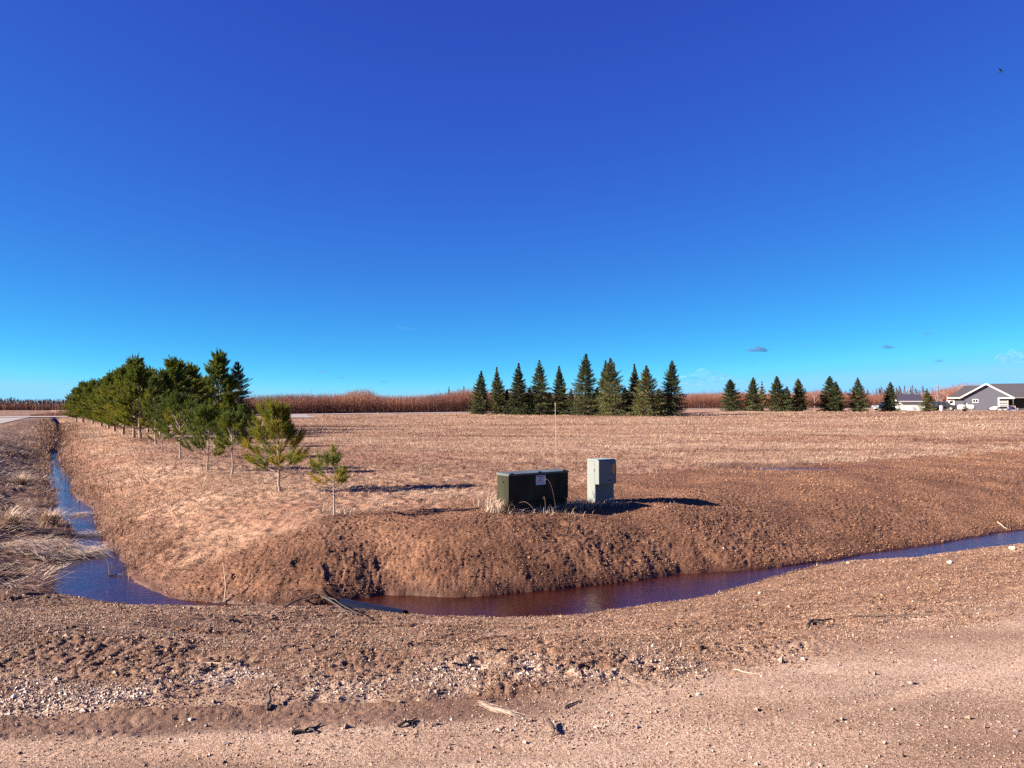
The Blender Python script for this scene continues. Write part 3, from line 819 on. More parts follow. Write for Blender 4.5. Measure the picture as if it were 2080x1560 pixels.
def pine(seed, H, cb, width, whorls, nb, nl, nw, per_m, tint0, lean=0.0, shoot=0.12, top=0.13, skew=0.0, bare=0, side=2, shape_p=0.75, drop=0.12):
    """returns trunk solid and needle arrays of one pine, base at the origin"""
    rng = np.random.default_rng(seed)
    tr = MB()
    zs = np.linspace(0, H * (1 - top), 9)
    wx = np.cumsum(rng.normal(0, 0.006, 9)) * H; wx -= wx[0]
    wy = np.cumsum(rng.normal(0, 0.006, 9)) * H; wy -= wy[0]
    wx += lean * zs
    r0 = 0.006 + 0.0125 * H
    tr.tube(list(zip(wx, wy, zs)), [r0 * (1 - 0.85 * z / H) * (1.25 if k == 0 else 1) for k, z in enumerate(zs)], 7)
    at = lambda z: np.array([np.interp(z, zs, wx), np.interp(z, zs, wy), z])
    P, D, Ls, T, A = [], [], [], [], []
    def shoot_at(p, d, L, t, a=0.85):
        A.append(a); P.append(p); D.append(d / np.linalg.norm(d)); Ls.append(L); T.append(t)
    shoot_at(at(H * (1 - top) * 0.97), np.array([lean, 0, 1.0]), H * top, tint0 + 0.1, 0.5)
    for k in range(bare):                                    # dead lower twigs
        z = H * rng.uniform(cb * 0.45, cb * 1.1); a = rng.uniform(0, 6.28); L = width * rng.uniform(0.15, 0.32)
        p = at(z); tr.tube([p, p + np.array([math.cos(a) * L * 0.6, math.sin(a) * L * 0.6, L * 0.2]), p + np.array([math.cos(a) * L, math.sin(a) * L, L * 0.55])], [0.004 * H ** 0.5, 0.003, 0.0015], 4)
    for w in range(whorls):
        t = (w + 0.15) / whorls
        f = cb + (1 - top * 0.8 - cb) * t
        reach = width / 2 * (1 - t) ** shape_p * min(1, 0.62 + 1.6 * t) + 0.05 * H * 0.5
        for b in range(nb + (rng.random() < 0.4)):
            if rng.random() < drop: continue
            az = 6.283 * (b + rng.uniform(-0.3, 0.3)) / nb + w * 1.1
            L = reach * rng.uniform(0.65, 1.15) * (1 + skew * math.cos(az - math.pi))
            up = math.radians(8 + 50 * t + rng.uniform(-8, 8))
            o = at(H * (f + rng.uniform(-0.5, 0.5) * 0.35 / whorls))
            h = np.array([math.cos(az), math.sin(az), 0])
            pts = [o]
            for q in range(1, 5):
                e = up + (0.16 * q) * (0.5 + 0.5 * rng.random())
                pts.append(pts[-1] + (h * math.cos(e) + np.array([0, 0, math.sin(e)])) * L / 4)
            pts = np.array(pts)
            br = r0 * 0.42 * (1 - 0.7 * t) * min(1.0, L / (0.25 * H) + 0.3)
            tr.tube(pts, np.linspace(max(br, 0.003), 0.002 + 0.0004 * H, 5), 4)
            tint = tint0 + rng.normal(0, 0.10) + 0.22 * (1 - t) * (rng.random() < 0.45) - 0.1 * t
            sl = shoot * H * rng.uniform(0.75, 1.2) * (0.65 + 0.35 * (1 - t))
            dirn = pts[4] - pts[3]; dirn /= np.linalg.norm(dirn)
            shoot_at(pts[4] - dirn * sl * 0.3, dirn + np.array([0, 0, 0.35 + 1.3 * max(0, t - 0.3)]), sl * (1 + 0.35 * t), tint, 0.85 - 0.4 * t)
            if t > 0.45:
                for q in (2, 3):
                    shoot_at(pts[q], np.array([rng.normal(0, 0.15), rng.normal(0, 0.15), 1.0]), sl * (rng.uniform(0.8, 1.3) if t < 0.62 else rng.uniform(1.2, 2.0)), tint, 0.36)
            seg = pts[4] - pts[2]
            shoot_at(pts[2], seg, np.linalg.norm(seg), tint - 0.1)
            for s_ in range(side):
                u = rng.uniform(0.40, 0.95)
                p = pts[0] + (pts[4] - pts[0]) * u; p[2] = np.interp(u, [0, .25, .5, .75, 1], pts[:, 2])
                for sg in (-1, 1):
                    if rng.random() < 0.15: continue
                    a2 = az + sg * rng.uniform(0.5, 1.0)
                    l2 = sl * rng.uniform(0.7, 1.2) + L * 0.30 * (1 - u)
                    dd = np.array([math.cos(a2), math.sin(a2), rng.uniform(0.15, 0.75) + 1.1 * t])
                    dd /= np.linalg.norm(dd)
                    if l2 > sl * 1.1: tr.tube([p, p + dd * l2 * 0.6], [0.0025 + 0.0006 * H, 0.0015], 4)
                    shoot_at(p + dd * l2 * 0.35, dd + np.array([0, 0, 0.25]), l2 * 0.65, tint + rng.normal(0, 0.06))
    V, F, T = needle_mesh(np.array(P), np.array(D), np.array(Ls), rng, per_m, nl * np.where(np.array(A) < 0.7, 0.72, 1.0), nw, np.array(A), np.array(T))
    return tr, (V, F, T)

def spruce(seed, H, R, n, blade, bw, sparse=0.0, low=0.03, droop=0.25, tint0=0.45, power=0.82, twin=None, side_tint=0.0):
    rng = np.random.default_rng(seed)
    tr = MB()
    tr.tube([(0, 0, 0), (0.01 * H * rng.normal(), 0, H * 0.5), (0, 0, H * 0.9), (0, 0, H)], [0.018 * H + 0.02, 0.012 * H, 0.004 * H, 0.001 * H], 6)
    P, D, L, T, NL = [], [], [], [], []
    for q in range(4):
        P.append([0, 0, H * (0.90 + 0.018 * q)]); D.append([0.02 * rng.normal(), 0.02 * rng.normal(), 1]); L.append(H * 0.02); T.append(tint0)
    lump = rng.uniform(0.82, 1.15, 24)
    tiers = max(9, int(H * 2.1))
    for k in range(n):
        u = (k + rng.random()) / n
        u = u * 0.75 + 0.25 * (np.floor(u * tiers) + 0.3 + 0.25 * rng.random()) / tiers
        f = low + (0.975 - low) * u ** 0.92
        az = k * 2.39996 + rng.uniform(-0.4, 0.4)
        reach = R * (1 - f) ** power * rng.uniform(0.55, 1.18) * lump[int((az % 6.283) / 6.283 * 8) + 8 * int(min(f * 3, 2))]
        if f < 0.10: reach *= 0.86
        reach = max(reach, 0.02 * H)
        if rng.random() < sparse: continue
        e0 = math.radians(-12 - 20 * (1 - f) + 58 * f ** 1.5 + rng.uniform(-7, 7))
        h = np.array([math.cos(az), math.sin(az), 0])
        p = np.array([0, 0, f * H]); m = 6
        tint = tint0 + rng.normal(0, 0.13)
        for q in range(m):
            e = e0 + 0.50 * (q / m) ** 1.5 - droop * (0.3 if q < 2 else 0)
            d = h * math.cos(e) + np.array([0, 0, math.sin(e)])
            stp = reach / m
            if q >= 1:
                P.append(p.copy()); D.append(d); L.append(stp * 1.3); T.append(tint + 0.12 * q / m - 0.15)
            if q >= 1 and reach > 0.06 * H:
                wl = reach * 0.42 * (1 - q / (m + 1.5)) * rng.uniform(0.7, 1.2)
                for sg in (-1, 1):
                    a2 = az + sg * rng.uniform(0.7, 1.05)
                    dd = np.array([math.cos(a2) * math.cos(e - 0.25), math.sin(a2) * math.cos(e - 0.25), math.sin(e - 0.2 - droop * 0.8)])
                    P.append(p.copy()); D.append(dd); L.append(wl); T.append(tint + rng.normal(0, 0.05))
            p = p + d * stp
    P, D, L, T = map(np.array, (P, D, L, T))
    rel = np.clip(1 - P[:, 2] / H, 0, 1)
    V, F, T = needle_mesh(P, norm(D), L, rng, 0, blade * np.clip(0.35 + 1.3 * rel, 0.3, 1.0), bw, 0.75, T, 0.10, nmin=9)
    return tr, (V, F, T)

def tree_object(name, tr, crown, bark, leaf, label, cat, group=None, loc=(0, 0, 0), rz=0.0):
    root = empty(name, loc, rz)
    tag(root, label, cat, group)
    tr.build('trunk', bark, root, smooth=True)
    link_mesh('crown', crown[0], crown[1], leaf, root, attrs={'tint': crown[2]})
    return root

ROW = 'pines planted in a row beside the narrow ditch'
def px_height(y, base, top): return (base - top) / 1563 * y

# young pines nearest the road: each its own shape
near = [  # px, base, top, crown width px, crown base, whorls, branches, tint, lean, skew, bare, label
    (679, 1049, 921, 86, 0.44, 3, 5, 0.70, -0.05, 0.4, 8, 'smallest pine sapling with thin bare stem and a few yellow-green tufts'),
    (569, 998, 820, 128, 0.22, 8, 5, 0.66, -0.03, 0.3, 2, 'bushy young yellow-green pine with one tall upright leader, next after the smallest sapling'),
    (471, 962, 834, 72, 0.36, 5, 4, 0.42, -0.03, 0.0, 3, 'slim young pine with a long bare stem, third tree from the smallest sapling'),
    (422, 957, 826, 110, 0.24, 6, 5, 0.40, 0.05, 0.2, 2, 'young pine with wide yellowish lower boughs and dark stem beside the slim bare-stemmed one'),
    (366, 930, 803, 110, 0.30, 6, 5, 0.38, -0.04, 0.0, 3, 'leaning young pine with forked bare lower stem before the dense tall pines'),
    (496, 908, 820, 48, 0.25, 6, 4, 0.40, -0.05, 0.0, 1, 'small upright green pine standing below the dark spruce'),
    (329, 914, 852, 46, 0.25, 4, 4, 0.36, 0.0, 0.1, 2, 'short scrubby pine low in front of the tall thin pine'),
    (317, 903, 762, 64, 0.22, 9, 4, 0.42, -0.05, 0.0, 3, 'tall thin pine with its pale trunk showing up through sparse boughs'),
]
for k, (px, base, top, wpx, cb, wh, nb, tn, lean, skew, bare, lab) in enumerate(near):
    x, y, z = hit(px, base)
    H = px_height(y, base, top); wd = wpx / 1563 * y
    fine = 0.55 + y / 30
    tr, cr = pine(100 + k, H, cb, wd * (1.35 if H < 2.6 else 1.1), wh, nb, 0.12 if H < 1.6 else 0.15, 0.0065 * fine, (400 if H < 1.6 else 520) / fine ** 0.8 if H < 2.6 else 380, tn, lean, 0.13 if H < 3 else 0.09, 0.19 if H < 3 else 0.12, skew, bare, 2 if H < 1.6 else 3, 0.62, 0.14 if k != 1 else 0.04)
    tree_object('pine_tree', tr, cr, M_BARK, M_PINE, lab, 'pine', ROW, (x, y, z - 0.02))

# the tall dense pines: a few grown ones, copied and turned
protos = []
for k, (cb, wd, wh, tn, lean) in enumerate([(0.14, 2.5, 10, 0.34, -0.02), (0.12, 2.8, 10, 0.30, 0.01), (0.10, 2.6, 9, 0.36, 0.0), (0.16, 2.2, 11, 0.32, 0.02), (0.10, 3.0, 10, 0.28, -0.01)]):
    tr, cr = pine(300 + k, 5.0, cb * 0.9, wd * 0.95, wh + 1, 6, 0.17, 0.026, 150, tn + 0.17, lean, 0.11, 0.15, 0, 0, 4, 0.62, 0.10)
    protos.append((tr.build('trunk', M_BARK, None, smooth=True), link_mesh('crown', cr[0], cr[1], M_PINE, None, attrs={'tint': cr[2]})))
tall = [  # px of base, base row, top row, crown width px, prototype, label
    (286, 891, 735, 100, 0, 'tall pine whose pale trunk foot shows at the near end of the dense pine wall'),
    (272, 889, 721, 96, 1, 'tallest dense pine, with long candle shoots, behind the pale trunk foot'),
    (443, 874, 712, 100, 3, 'tallest pine of the row, spire of dark candles beside the dark spruce'),
    (356, 881, 724, 122, 1, 'broad tall pine with a flat crowded top midway along the row'),
    (384, 877, 733, 100, 2, 'rounded dense pine between the flat-topped pine and the tallest spire'),
    (326, 884, 749, 92, 4, 'dense pine filling the gap behind the tall thin pine'),
    (250, 882, 738, 92, 2, 'dense dark pine just behind the tallest candle-topped one'),
    (233, 876, 752, 84, 0, 'dense pine fourth from the road end of the pine wall'),
    (206, 866, 773, 70, 4, 'dense pine third from the road end of the pine wall'),
    (188, 862, 770, 72, 3, 'narrow-topped pine second from the road end of the pine wall'),
    (168, 859, 773, 66, 1, 'low pine next to the last tree at the road end of the wall'),
    (155, 857, 784, 54, 2, 'last low pine of the row, beside the paved road'),
    (410, 871, 762, 80, 0, 'shorter dense pine hidden below the tallest spire'),
    (300, 878, 745, 80, 3, 'pine seen through the gap behind the pale trunk foot'),
    (220, 870, 758, 74, 2, 'bushy pine behind the fourth tree from the road end'),
    (395, 892, 800, 78, 4, 'short dense pine at the foot of the rounded pine'),
    (460, 884, 795, 60, 1, 'short full pine in front of the dark spruce'),
]
for k, (px, base, top, wpx, pi, lab) in enumerate(tall):
    x, y, z = hit(px, base)
    H = px_height(y, base, top)
    root = empty('pine_tree', (x, y, z - 0.03), k * 1.7)
    tag(root, lab, 'pine', ROW)
    tr_o, cr_o = protos[pi]
    sx = (wpx / 1563 * y) / 2.6 * 1.12
    root.scale = (sx, sx, H / 5.0)
    for src in (tr_o, cr_o):
        c = src.copy(); COL.objects.link(c); c.parent = root
for a, b in protos:
    bpy.data.objects.remove(a); bpy.data.objects.remove(b)

# the dark spruce at the end of the tall pines
x, y, z = hit(481, 868)
H = px_height(y, 868, 733)
tr, cr = spruce(50, H, 0.40 * H, 240, 0.20, 0.035, 0.1, 0.08, 0.05, 0.35, 0.75)
tree_object('spruce_tree', tr, cr, M_BARKD, M_SPRUCED, 'dark blackish spruce with upswept twigs at the end of the tall pines', 'spruce', None, (x, y, z))

# the spruces across the field
MID = 'spruces in a clump in the middle of the field'
FAR = 'spruces in a loose row towards the house'
sp = [  # px, base, top, half width px, depth, label, group, sparse
    (974, 842, 751, 21, 126, 'outermost spruce at the pine end of the clump, blunt-topped', MID, 0),
    (1012, 842, 743, 20, 125, 'slim spruce second in the clump, counting from the blunt-topped one', MID, 0),
    (1052, 843, 735, 24, 122, 'dark full spruce third in the clump, counting from the blunt-topped one', MID, 0),
    (1095, 843, 729, 25, 122, 'ragged spruce fourth in the clump, with bare twiggy edges', MID, 0.1),
    (1138, 843, 741, 22, 122, 'narrow spruce directly behind the thin marker pole', MID, 0),
    (1186, 844, 716, 29, 119, 'tallest spruce of the clump, with its trunk showing', MID, 0.05),
    (1245, 846, 724, 34, 114, 'widest spruce of the clump, with a star-like tip', MID, 0),
    (1228, 844, 729, 22, 122, 'thin spruce half hidden behind the widest one in the clump', MID, 0.1),
    (1290, 844, 737, 20, 124, 'dark column-like spruce standing behind the bright green one', MID, 0),
    (1314, 847, 740, 30, 111, 'bright green bushy spruce near the house end of the clump', MID, 0),
    (1362, 846, 730, 32, 112, 'broad spruce with a skirt of low boughs ending the clump at the house side', MID, 0),
    (1032, 841, 790, 15, 127, 'low bushy spruce filling in between the slim and the dark full spruces', MID, 0),
    (1074, 841, 785, 16, 127, 'low bushy spruce between the dark full and the ragged spruces', MID, 0),
    (1118, 841, 795, 15, 127, 'low bushy spruce between the ragged spruce and the marker pole', MID, 0),
    (1160, 841, 788, 16, 126, 'low bushy spruce between the marker pole and the tallest spruce', MID, 0),
    (1212, 842, 785, 18, 124, 'low bushy spruce at the foot of the tallest spruce', MID, 0),
    (1272, 843, 786, 18, 122, 'low bushy spruce behind the widest spruce', MID, 0),
    (1338, 843, 788, 18, 120, 'low bushy spruce before the broad skirted one', MID, 0),
    (1486, 834, 769, 22, 132, 'solid dark spruce at the clump end of the loose row', FAR, 0),
    (1529, 835, 765, 22, 131, 'spruce with a reddish thin neighbour in the loose row', FAR, 0),
    (1547, 834, 773, 14, 136, 'thin reddish half-bare spruce in the loose row', FAR, 0.45),
    (1580, 836, 762, 26, 130, 'spreading spruce third along the loose row', FAR, 0),
    (1598, 835, 783, 13, 134, 'small spruce joined to the spreading one in the loose row', FAR, 0.1),
    (1625, 836, 767, 22, 131, 'spruce with yellow-green low boughs midway along the loose row', FAR, 0),
    (1684, 836, 762, 22, 132, 'tall slim spruce of a close pair in the loose row', FAR, 0),
    (1699, 835, 775, 17, 135, 'shorter spruce of the close pair in the loose row', FAR, 0),
    (1743, 836, 765, 21, 132, 'spruce with a long bare tip just before the parked dark pickup', FAR, 0.05),
    (1808, 836, 774, 18, 133, 'spruce with a tiered top between the parked dark pickup and the shed', FAR, 0.05),
    (1886, 836, 788, 14, 139, 'scraggy spruce in front of the shed corner', FAR, 0.3),
    (1960, 835, 815, 6, 141, 'tiny spruce in front of the white propane tank', FAR, 0.15),
]
for k, (px, base, top, hw, dep, lab, grp, spz) in enumerate(sp):
    ux, _ = ray(px, base)
    x, y = ux * dep, dep
    z = gz(x, y, False)
    _, uz = ray(px, top)
    H = EYE + uz * y - z
    R = hw / 1563 * y * 1.60
    n = int(np.clip(36 * H, 60, 330))
    tn = 0.45 + 0.12 * math.sin(k * 2.3) + (0.14 if 'bright green' in lab or 'yellow-green' in lab else 0) + (0.42 if 'reddish' in lab and spz else 0) - (0.12 if 'dark' in lab and 'pickup' not in lab else 0)
    tr, cr = spruce(500 + k, H, R, n, 0.25 if H > 3 else 0.12, 0.058 if H > 3 else 0.035, spz, 0.02 if H > 3 else 0.05, 0.22, tn, 0.98 + 0.08 * math.sin(k))
    root = tree_object('spruce_tree', tr, cr, M_BARKD, M_SPRUCE, lab, 'spruce', grp, (x, y, z - 0.05))
    root.rotation_euler = (math.radians(2.2 * math.sin(k * 5.1)), math.radians(2.2 * math.cos(k * 3.7)), 0)
    root.scale = (1 + 0.10 * math.sin(k * 4.3), 1, 1)

# ------------------------------------------------------------------ thickets and woods that read as one mass
def stems(name, x, y, z, h, w, tint, twigs, tw_len, mat, label, cat, rng, fine=0.32, up=(0.5, 1.3)):
    """bare upright stems with fine twigs, as slim faces"""
    n = len(x)
    lx = rng.normal(0, 0.06, n) * h; ly = rng.normal(0, 0.06, n) * h
    a = rng.random(n) * 3.1416
    sx, sy = np.cos(a) * w / 2, np.sin(a) * w / 2
    b0 = np.stack([x, y, z], 1); s = np.stack([sx, sy, 0 * sx], 1); tip = np.stack([x + lx, y + ly, z + h], 1)
    V = [np.stack([b0 - s, b0 + s, tip], 1).reshape(-1, 3)]; T = [np.repeat(tint, 3)]
    for q in range(twigs):
        f = rng.uniform(0.30, 0.97, n)[:, None]
        p = b0 + (tip - b0) * f
        az = rng.random(n) * 6.283; el = rng.uniform(up[0], up[1], n)
        L = h * tw_len * rng.uniform(0.5, 1.2, n) * (1.25 - f[:, 0])
        d = np.stack([np.cos(az) * np.cos(el), np.sin(az) * np.cos(el), np.sin(el)], 1) * L[:, None]
        s2 = np.stack([-np.sin(az), np.cos(az), 0 * az], 1) * (w * fine)[:, None]
        V.append(np.stack([p - s2, p + s2, p + d], 1).reshape(-1, 3)); T.append(np.repeat(np.clip(tint + 0.10 + rng.normal(0, 0.08, n), 0, 1), 3))
    V = np.concatenate(V); F = np.arange(len(V), dtype=np.int32).reshape(-1, 3)
    return tag(link_mesh(name, V, F, mat, attrs={'tint': np.concatenate(T)}), label, cat, kind='stuff')

M_BRUSH = leafy('bare brush', [(0.0, (0.085, 0.042, 0.036)), (0.4, (0.185, 0.070, 0.046)), (0.7, (0.255, 0.098, 0.060)), (1.0, (0.33, 0.175, 0.115))], 0.1)
rng = np.random.default_rng(91)
n = 46000
px = rng.uniform(440, 2120, n)
back = rng.random(n) ** 1.3
t_ = (px - 1040) / 1563
# the road line at this bearing, then some way behind it
yy = np.linspace(60, 300, 2000); xx_on = np.interp(yy, RX[:, 1], RX[:, 0]); brg = xx_on / yy
yr = np.interp(t_, brg, yy)
y = yr * (1 + 0.045 + 0.16 * back); x = t_ * y
z = land(x, y, False)
tops = np.interp(px, [440, 520, 640, 690, 720, 745, 770, 850, 905, 945, 1000, 1400, 1460, 1640, 1660, 1700, 1760, 1860, 1885, 1900, 1930, 1960, 2120],
                 [806, 806, 802, 799, 794, 794, 804, 802, 798, 791, 796, 799, 797, 797, 792, 795, 800, 801, 796, 792, 783, 781, 786])
htop = EYE + (826 - tops) / 1563 * y - z
h = htop * (0.84 + 0.19 * rng.random(n) ** 1.5) * np.where(back < 0.15, rng.uniform(0.75, 1, n), 1) * (0.81 + 0.38 * fbm(x, y, 9, 3, 601)) * np.where(rng.random(n) < 0.03, 1.18, 1.0)
tan_ = np.clip(np.interp(px, [660, 700, 740, 770, 900, 940, 1000, 1860, 1900, 1960], [0, 0.32, 0.32, 0, 0.15, 0.32, 0.1, 0, 0.2, 0.25]), 0, 1)
tint = np.clip(0.42 + tan_ * rng.random(n) + 0.5 * (vnoise(x, y, 7, 603) - 0.5) + rng.normal(0, 0.14, n), 0, 1)
stems('brush_thicket', x, y, z, h, rng.uniform(0.025, 0.055, n), tint, 12, 0.34, M_BRUSH, 'wide thicket of bare reddish brown brush behind the paved road', 'brush', rng, 0.22, (0.85, 1.45))
# red scrub on the far side of the road by the last pine
n = 1600
px = rng.uniform(62, 150, n); t_ = (px - 1040) / 1563; y = rng.uniform(125, 165, n); x = t_ * y; z = land(x, y, False)
stems('red_scrub', x, y, z, rng.uniform(0.4, 1.0, n) * np.interp(px, [62, 100, 150], [0.4, 0.9, 1.7]), np.full(n, 0.05), np.clip(rng.normal(0.45, 0.15, n), 0, 1), 3, 0.3, M_BRUSH, 'low red scrub across the paved road by the last pine', 'scrub', rng)

# distant woods: conifers with pale bare trees among them
M_FARW = leafy('far woods', [(0.0, (0.028, 0.026, 0.034)), (0.35, (0.055, 0.045, 0.055)), (0.6, (0.17, 0.115, 0.125)), (1.0, (0.36, 0.28, 0.28))], 0.0)
def woods(name, px0, px1, dist, top_px, n, label, conif, seed):
    rng = np.random.default_rng(seed)
    px = rng.uniform(px0, px1, n); y = dist * rng.uniform(1.0, 1.14, n); x = (px - 1040) / 1563 * y
    z = land(x, y, False)
    tp = np.interp(px, *top_px)
    h = (EYE + (826 - tp) / 1563 * y - z) * (0.50 + 0.58 * rng.random(n) ** 1.6) * (0.72 + 0.56 * fbm(x, y, 26, 3, 611))
    isc = rng.random(n) < conif
    Vs, Ts = [], []
    for L in range(7):                                        # tiers of hanging boughs of the conifers
        f = 0.08 + L / 7.6
        c = np.stack([x, y, z + h * f], 1)[isc]; r = (h * 0.17 * (1 - f) + 0.15)[isc]; m = len(r)
        for q in range(5):
            a = rng.random(m) * 6.283
            d = np.stack([np.cos(a) * r, np.sin(a) * r, -0.25 * r], 1); s = np.stack([-np.sin(a), np.cos(a), 0 * a], 1) * (r * 0.45)[:, None]
            up = np.zeros((m, 3)); up[:, 2] = h[isc] / 6
            Vs.append(np.stack([c + d - s, c + d + s, c + up], 1).reshape(-1, 3)); Ts.append(np.repeat(np.clip(rng.normal(0.15, 0.12, m), 0, 1), 3))
    b = ~isc; m = b.sum()
    for q in range(9):
        f = rng.uniform(0.0 if q == 0 else 0.35, 0.0001 if q == 0 else 0.95, m)
        p = np.stack([x[b], y[b], z[b] + h[b] * f], 1)
        a = rng.random(m) * 6.283; el = np.where(q == 0, 1.55, 1) * np.ones(m) if q == 0 else rng.uniform(0.6, 1.3, m)
        L = h[b] * (1.0 if q == 0 else 0.30) * np.ones(m)
        d = np.stack([np.cos(a) * np.cos(el) * L, np.sin(a) * np.cos(el) * L, np.sin(el) * L], 1)
        s = np.stack([np.cos(a), np.sin(a), 0 * a], 1) * (0.07 if q == 0 else 0.06)
        Vs.append(np.stack([p - s, p + s, p + d], 1).reshape(-1, 3)); Ts.append(np.repeat(np.clip(rng.normal(0.56, 0.15, m), 0, 1), 3))
    V = np.concatenate(Vs); F = np.arange(len(V), dtype=np.int32).reshape(-1, 3)
    tag(link_mesh(name, V, F, M_FARW, attrs={'tint': np.concatenate(Ts)}), label, 'woods', kind='stuff')
woods('far_woods', -90, 240, 500, ([-90, 0, 60, 110, 145, 240], [811, 811, 811, 812, 812, 810]), 3200, 'far dark woods of conifers and pale bare trees beyond the road', 0.72, 11)
woods('far_forest', 1600, 2150, 420, ([1600, 1740, 1800, 1850, 1900, 2150], [797, 793, 790, 790, 793, 788]), 1500, 'far reddish forest edge with dark spruce tips behind the shed', 0.30, 12)
# understorey that closes the foot of the far woods
rng = np.random.default_rng(93)
n = 9000; px = rng.uniform(-90, 240, n); y = 492 * rng.uniform(1, 1.04, n); x = (px - 1040) / 1563 * y; z = land(x, y, False)
stems('woods_undergrowth', x, y, z, rng.uniform(2.2, 5.0, n) * (0.7 + 0.6 * fbm(x, y, 20, 2, 615)), np.full(n, 0.16), np.clip(rng.normal(0.3, 0.15, n), 0, 1), 3, 0.3, M_BRUSH, 'purplish undergrowth along the foot of the far dark woods', 'undergrowth', rng)
n = 6000; px = rng.uniform(1400, 2150, n); y = 300 * rng.uniform(1, 1.3, n); x = (px - 1040) / 1563 * y; z = land(x, y, False)
h = (EYE + (826 - np.interp(px, [1400, 1560, 1700, 1900, 2150], [799, 798, 798, 799, 795])) / 1563 * y - z) * rng.uniform(0.7, 1.05, n)
stems('forest_undergrowth', x, y, z, h, np.full(n, 0.14), np.clip(rng.normal(0.36, 0.16, n), 0, 1), 6, 0.3, M_BRUSH, 'brown bare growth filling in before the far reddish forest', 'undergrowth', rng)

# single dark conifers and tall bare trees rising above the thicket
for k, (px, top, hw, dep, lab) in enumerate([(912, 785, 3.5, 175, 'dark ragged conifer tip poking out of the thicket farther from the spruce clump'), (942, 784, 3.0, 178, 'dark thin conifer tip poking out of the thicket close beside the spruce clump')]):
    ux, _ = ray(px, 826); x, y = ux * dep, dep; z = gz(x, y, False); H = EYE + (826 - top) / 1563 * y - z
    tr, cr = spruce(700 + k, H, hw / 1563 * y * 1.6, 90, 0.22, 0.06, 0.3, 0.45, 0.2, 0.3, 0.6)
    tree_object('conifer', tr, cr, M_BARKD, M_SPRUCED, lab, 'conifer', None, (x, y, z))
M_BARE = plain('bare grey bark', (0.30, 0.22, 0.20), 0.9)
def bare_tree(seed, H):
    rng = np.random.default_rng(seed); b = MB()
    def grow(p, d, L, r, lev):
        q = p + d * L * 0.5 + rng.normal(0, 0.03 * L, 3); e = p + d * L
        b.tube([p, q, e], [r, r * 0.8, r * 0.5], 4)
        if lev == 0: return
        for k in range(4 if lev > 1 else 5):
            t = rng.uniform(0.35, 1.0); nd = d + rng.normal(0, 0.5, 3); nd[2] = abs(nd[2]) * 0.7 + 0.3; nd /= np.linalg.norm(nd)
            grow(p + (e - p) * t, nd, L * rng.uniform(0.4, 0.6), r * 0.5, lev - 1)
    grow(np.zeros(3), np.array([0, 0, 1.0]), H * 0.62, 0.016 * H, 3)
    return b
for k, (px, top, dep, lab) in enumerate([(845, 791, 170, 'tall bare tree with spread forks above the thicket between pines and spruce clump'), (1655, 788, 175, 'tall bare tree above the thicket next to the close pair of spruces'),
                                         (1925, 776, 190, 'tall grey bare tree above the thicket by the hipped end of the house roof'), (1948, 774, 196, 'tallest bare tree, its crown just clearing the hipped house roof'),
                                         (1905, 783, 186, 'bare tree with rounded crown next to the utility pole')]):
    ux, _ = ray(px, 826); x, y = ux * dep, dep; z = gz(x, y, False); H = EYE + (826 - top) / 1563 * y - z
    root = empty('bare_tree', (x, y, z - 0.1)); tag(root, lab, 'bare tree', 'bare trees rising above the brush thicket')
    bare_tree(800 + k, H).build('trunk', M_BARE, root)

# ------------------------------------------------------------------ the two utility cabinets and the marker pole
def weathered(name, col, fade, rough=0.55, streak=0.35):
    t = NT(name)
    n = t.noise(3.2, 5, 0.7, t.pos((1, 1, 0.35))); m = t.noise(40, 3, 0.6)
    c = t.ramp(n, [(0.35, col), (0.68, fade)])
    c = t.mix(t.math('MULTIPLY', t.ramp(m, [(0.60, (0, 0, 0)), (0.72, (1, 1, 1))]), streak), c, tuple(min(1, v * 1.5 + 0.04) for v in fade))
    spots = t.voro(26, t.pos((1, 1, 0.8)), 'Distance'); where = t.noise(2.6, 3, 0.6)
    c = t.mix(t.math('MULTIPLY', t.math('LESS_THAN', spots, 0.13), t.math('GREATER_THAN', where, 0.53)), c, (0.07, 0.053, 0.045))
    t.set(col=c, rough=rough, spec=0.10)
    t.bump(m, 0.08, 0.004)
    return t.m
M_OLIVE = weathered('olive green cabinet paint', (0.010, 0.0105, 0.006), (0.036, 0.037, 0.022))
M_OLIVETOP = weathered('cabinet lid with painted sky sheen', (0.08, 0.095, 0.085), (0.13, 0.145, 0.13), 0.35)  # lid paint lightened: the sky's reflection is put into its colour
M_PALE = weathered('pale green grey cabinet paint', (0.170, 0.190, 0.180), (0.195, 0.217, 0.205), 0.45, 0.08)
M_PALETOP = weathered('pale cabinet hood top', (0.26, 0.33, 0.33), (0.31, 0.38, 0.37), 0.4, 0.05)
M_BLACK = plain('black rubber', (0.012, 0.012, 0.013), 0.5)
M_CONC = plain('concrete pad', (0.34, 0.31, 0.29), 0.9)
M_LABEL = plain('white label', (0.72, 0.72, 0.74), 0.4, var=0.04)
M_RED = plain('label red', (0.42, 0.020, 0.025), 0.5, var=0.1)
M_BLUE = plain('label blue print', (0.05, 0.075, 0.34), 0.5, var=0.1)
M_GREYP = plain('label grey blue print', (0.25, 0.36, 0.50), 0.5, var=0.1)
M_YEL = plain('yellow sticker', (0.75, 0.36, 0.012), 0.5, var=0.06)
M_LOGO = plain('dark red oval badge', (0.14, 0.025, 0.07), 0.5, var=0.1)

